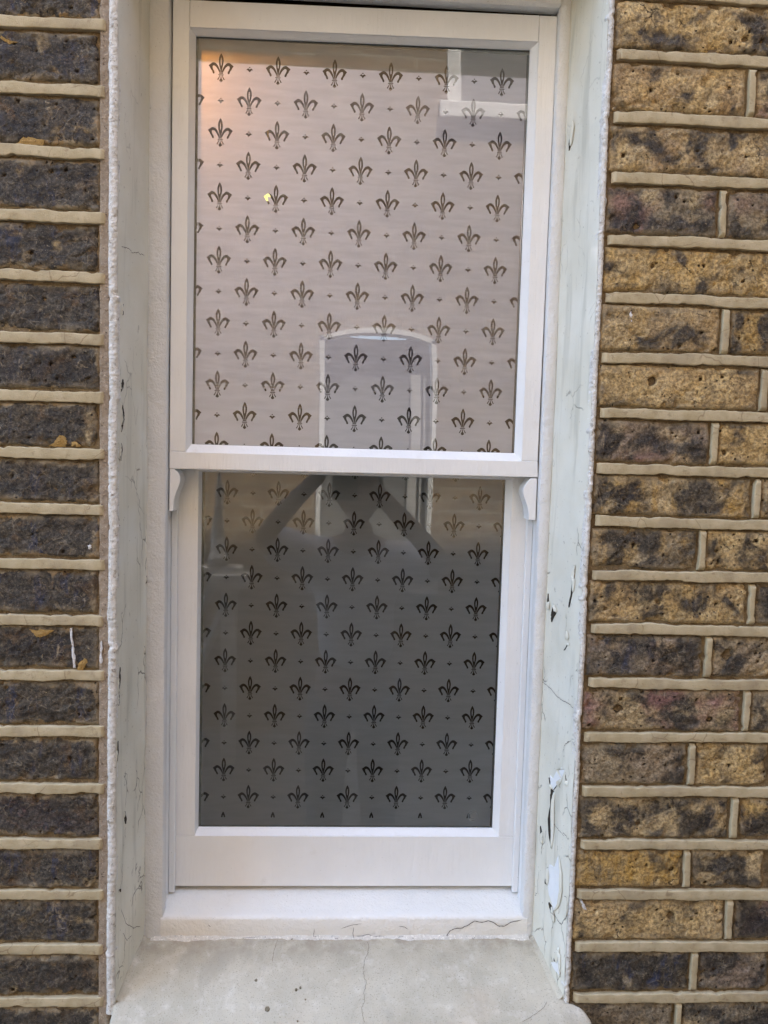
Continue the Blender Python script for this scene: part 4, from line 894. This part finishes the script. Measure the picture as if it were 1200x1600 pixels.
body_e = [(0, 1), (1, 2), (2, 3), (3, 4), (4, 5), (3, 6), (6, 7), (7, 8), (8, 9), (9, 10), (3, 11), (11, 12), (12, 13), (13, 14), (14, 15), (0, 16), (16, 17), (17, 18), (18, 19), (19, 20), (0, 21), (21, 22), (22, 23), (23, 24), (24, 25)]
body_r = [(.14, .10), (.125, .09), (.145, .10), (.10, .08), .052, .055, .062, .048, .040, .036, .026, .062, .048, .040, .036, .026, .085, .055, .036, .038, .028, .085, .055, .036, .038, .028]
skin_body('body', body_pts, body_e, body_r, SKIN, per)
sh = [(X(0), py_, .70), (X(0), py_ - .01, .90), (X(0), py_ - .01, 1.07), (X(0), py_, 1.16), (X(-.17), py_, 1.145), (X(-.325), py_ + .14, 1.222), (X(.17), py_, 1.145), (X(.288), py_ + .135, 1.142)]
skin_body('shirt', sh, [(0, 1), (1, 2), (2, 3), (3, 4), (4, 5), (3, 6), (6, 7)], [(.165, .125), (.152, .112), (.168, .122), (.115, .095), .085, .082, .085, .082], SHIRT, per)
tr_ = [(X(0), py_, .70), (X(-.095), py_, .60), (X(-.10), py_ + .01, .24), (X(-.11), py_ - .01, -.14), (X(.095), py_, .60), (X(.10), py_ + .01, .24), (X(.11), py_ - .01, -.14)]
skin_body('trousers', tr_, [(0, 1), (1, 2), (2, 3), (0, 4), (4, 5), (5, 6)], [(.155, .118), .105, .075, .062, .105, .075, .062], TROU, per)
# head: an ellipsoid shaped with brow, nose, jaw
hc = Vector((X(0), py_ + .045, 1.40)); nu, nv = 40, 30; v = []
for i in range(nv + 1):
    th = math.pi * i / nv
    for j in range(nu):
        ph = 2 * math.pi * j / nu; x, y, z = math.sin(th) * math.cos(ph), math.sin(th) * math.sin(ph), math.cos(th)
        rx_, ry_, rz_ = .076, .096, .118
        if z < 0: rx_ *= 1 - .22 * z * z - .08 * abs(z)
        d = max(0, y)
        nose = .026 * math.exp(-(x / .16) ** 2 - ((z + .08) / .16) ** 2) * (d > .5); eye = -.009 * (math.exp(-((abs(x) - .36) / .16) ** 2 - ((z - .08) / .09) ** 2)) * (d > .3)
        chin = .010 * math.exp(-(x / .3) ** 2 - ((z + .8) / .2) ** 2) * (d > .1); lips = .006 * math.exp(-(x / .25) ** 2 - ((z + .42) / .07) ** 2) * (d > .4)
        v.append((hc.x + x * rx_, hc.y + y * ry_ + nose + eye + chin + lips, hc.z + z * rz_))
f = [(i * nu + j, i * nu + (j + 1) % nu, (i + 1) * nu + (j + 1) % nu, (i + 1) * nu + j) for i in range(nv) for j in range(nu)]
MB().add(v, f).build('head', SKIN, per, origin=hc, smooth=True)
for s_ in (-1, 1):
    v, f = sphere((hc.x + s_ * .0275, hc.y + .080, hc.z + .009), .0085, 12, 8); MB().add(v, f).build('eye', LENS, per, origin=hc, smooth=True)
    v, f = sphere((0, 0, 0), 1, 12, 8); MB().add([(hc.x + s_ * .077 + a * .008, hc.y - .005 + b * .018, hc.z - .005 + c * .030) for a, b, c in v], f).build('ear', SKIN, per, origin=hc, smooth=True)
v, f = sphere((0, 0, 0), 1, 32, 22)
v = [(hc.x + a * .086 * (1 + .03 * math.sin(9 * c)), hc.y - .018 + b * .100, hc.z + .018 + c * .116) for a, b, c in v]
keep = [q for q in f if all(not (v[i][1] > hc.y + .028 and v[i][2] < hc.z + .060) and v[i][2] > hc.z - .07 for i in q)]
MB().add(v, keep).build('hair', HAIRM, per, origin=hc, smooth=True)
# hands with five fingers closing on the phone
def hand(w, side):
    w = Vector(w); palm = w + Vector((side * .035, .035, .035))
    skin_body('hand', [tuple(w), tuple(w.lerp(palm, .6)), tuple(palm)], [(0, 1), (1, 2)], [(.024, .017), (.036, .016), (.034, .014)], SKIN, per, 1)
    for k, (dz, ln) in enumerate(((.030, .055), (.012, .062), (-.006, .058), (-.022, .046))):
        b = palm + Vector((0, 0, dz)); pts = [b, b + Vector((side * ln * .4, .022, .002)), b + Vector((side * ln * .8, .020, .0)), b + Vector((side * ln * 1.0, .006, -.002))]
        skin_body('finger', [tuple(p) for p in pts], [(0, 1), (1, 2), (2, 3)], [.0095, .0088, .0078, .0068], SKIN, per)
    b = w.lerp(palm, .35); pts = [b, b + Vector((side * .022, -.004, .030)), b + Vector((side * .045, .0, .048)), b + Vector((side * .062, .006, .052))]
    skin_body('thumb', [tuple(p) for p in pts], [(0, 1), (1, 2), (2, 3)], [.012, .011, .0095, .008], SKIN, per)
hand(body_pts[10], 1); hand(body_pts[15], -1)
ph = empty('phone', (.31, -1.046, 1.49), label='dark phone held up in both hands in front of the face of the person', cat='phone')
MB().box(.269, .347, -1.052, -1.043, 1.390, 1.548).build('phone_body', PH, ph, bevel=.003, origin=(.31, -1.046, 1.49))
MB().box(.2725, .3435, -1.0528, -1.0521, 1.394, 1.544).build('screen', LENS, ph, origin=(.31, -1.052, 1.49))
for dx_, dz_ in ((0, 0), (0, -.020), (-.020, -.010)):
    c = (.330 + dx_, -1.0425, 1.535 + dz_); v = []; nn = 18
    for yy in (c[1] + .0025, c[1] - .002):
        for j in range(nn): a = 2 * math.pi * j / nn; v.append((c[0] + .007 * math.cos(a), yy, c[2] + .007 * math.sin(a)))
    MB().add(v, [tuple(range(nn)), tuple(range(2 * nn - 1, nn - 1, -1))] + [(j, (j + 1) % nn, (j + 1) % nn + nn, j + nn) for j in range(nn)]).build('camera_lens', LENS, ph, origin=c)
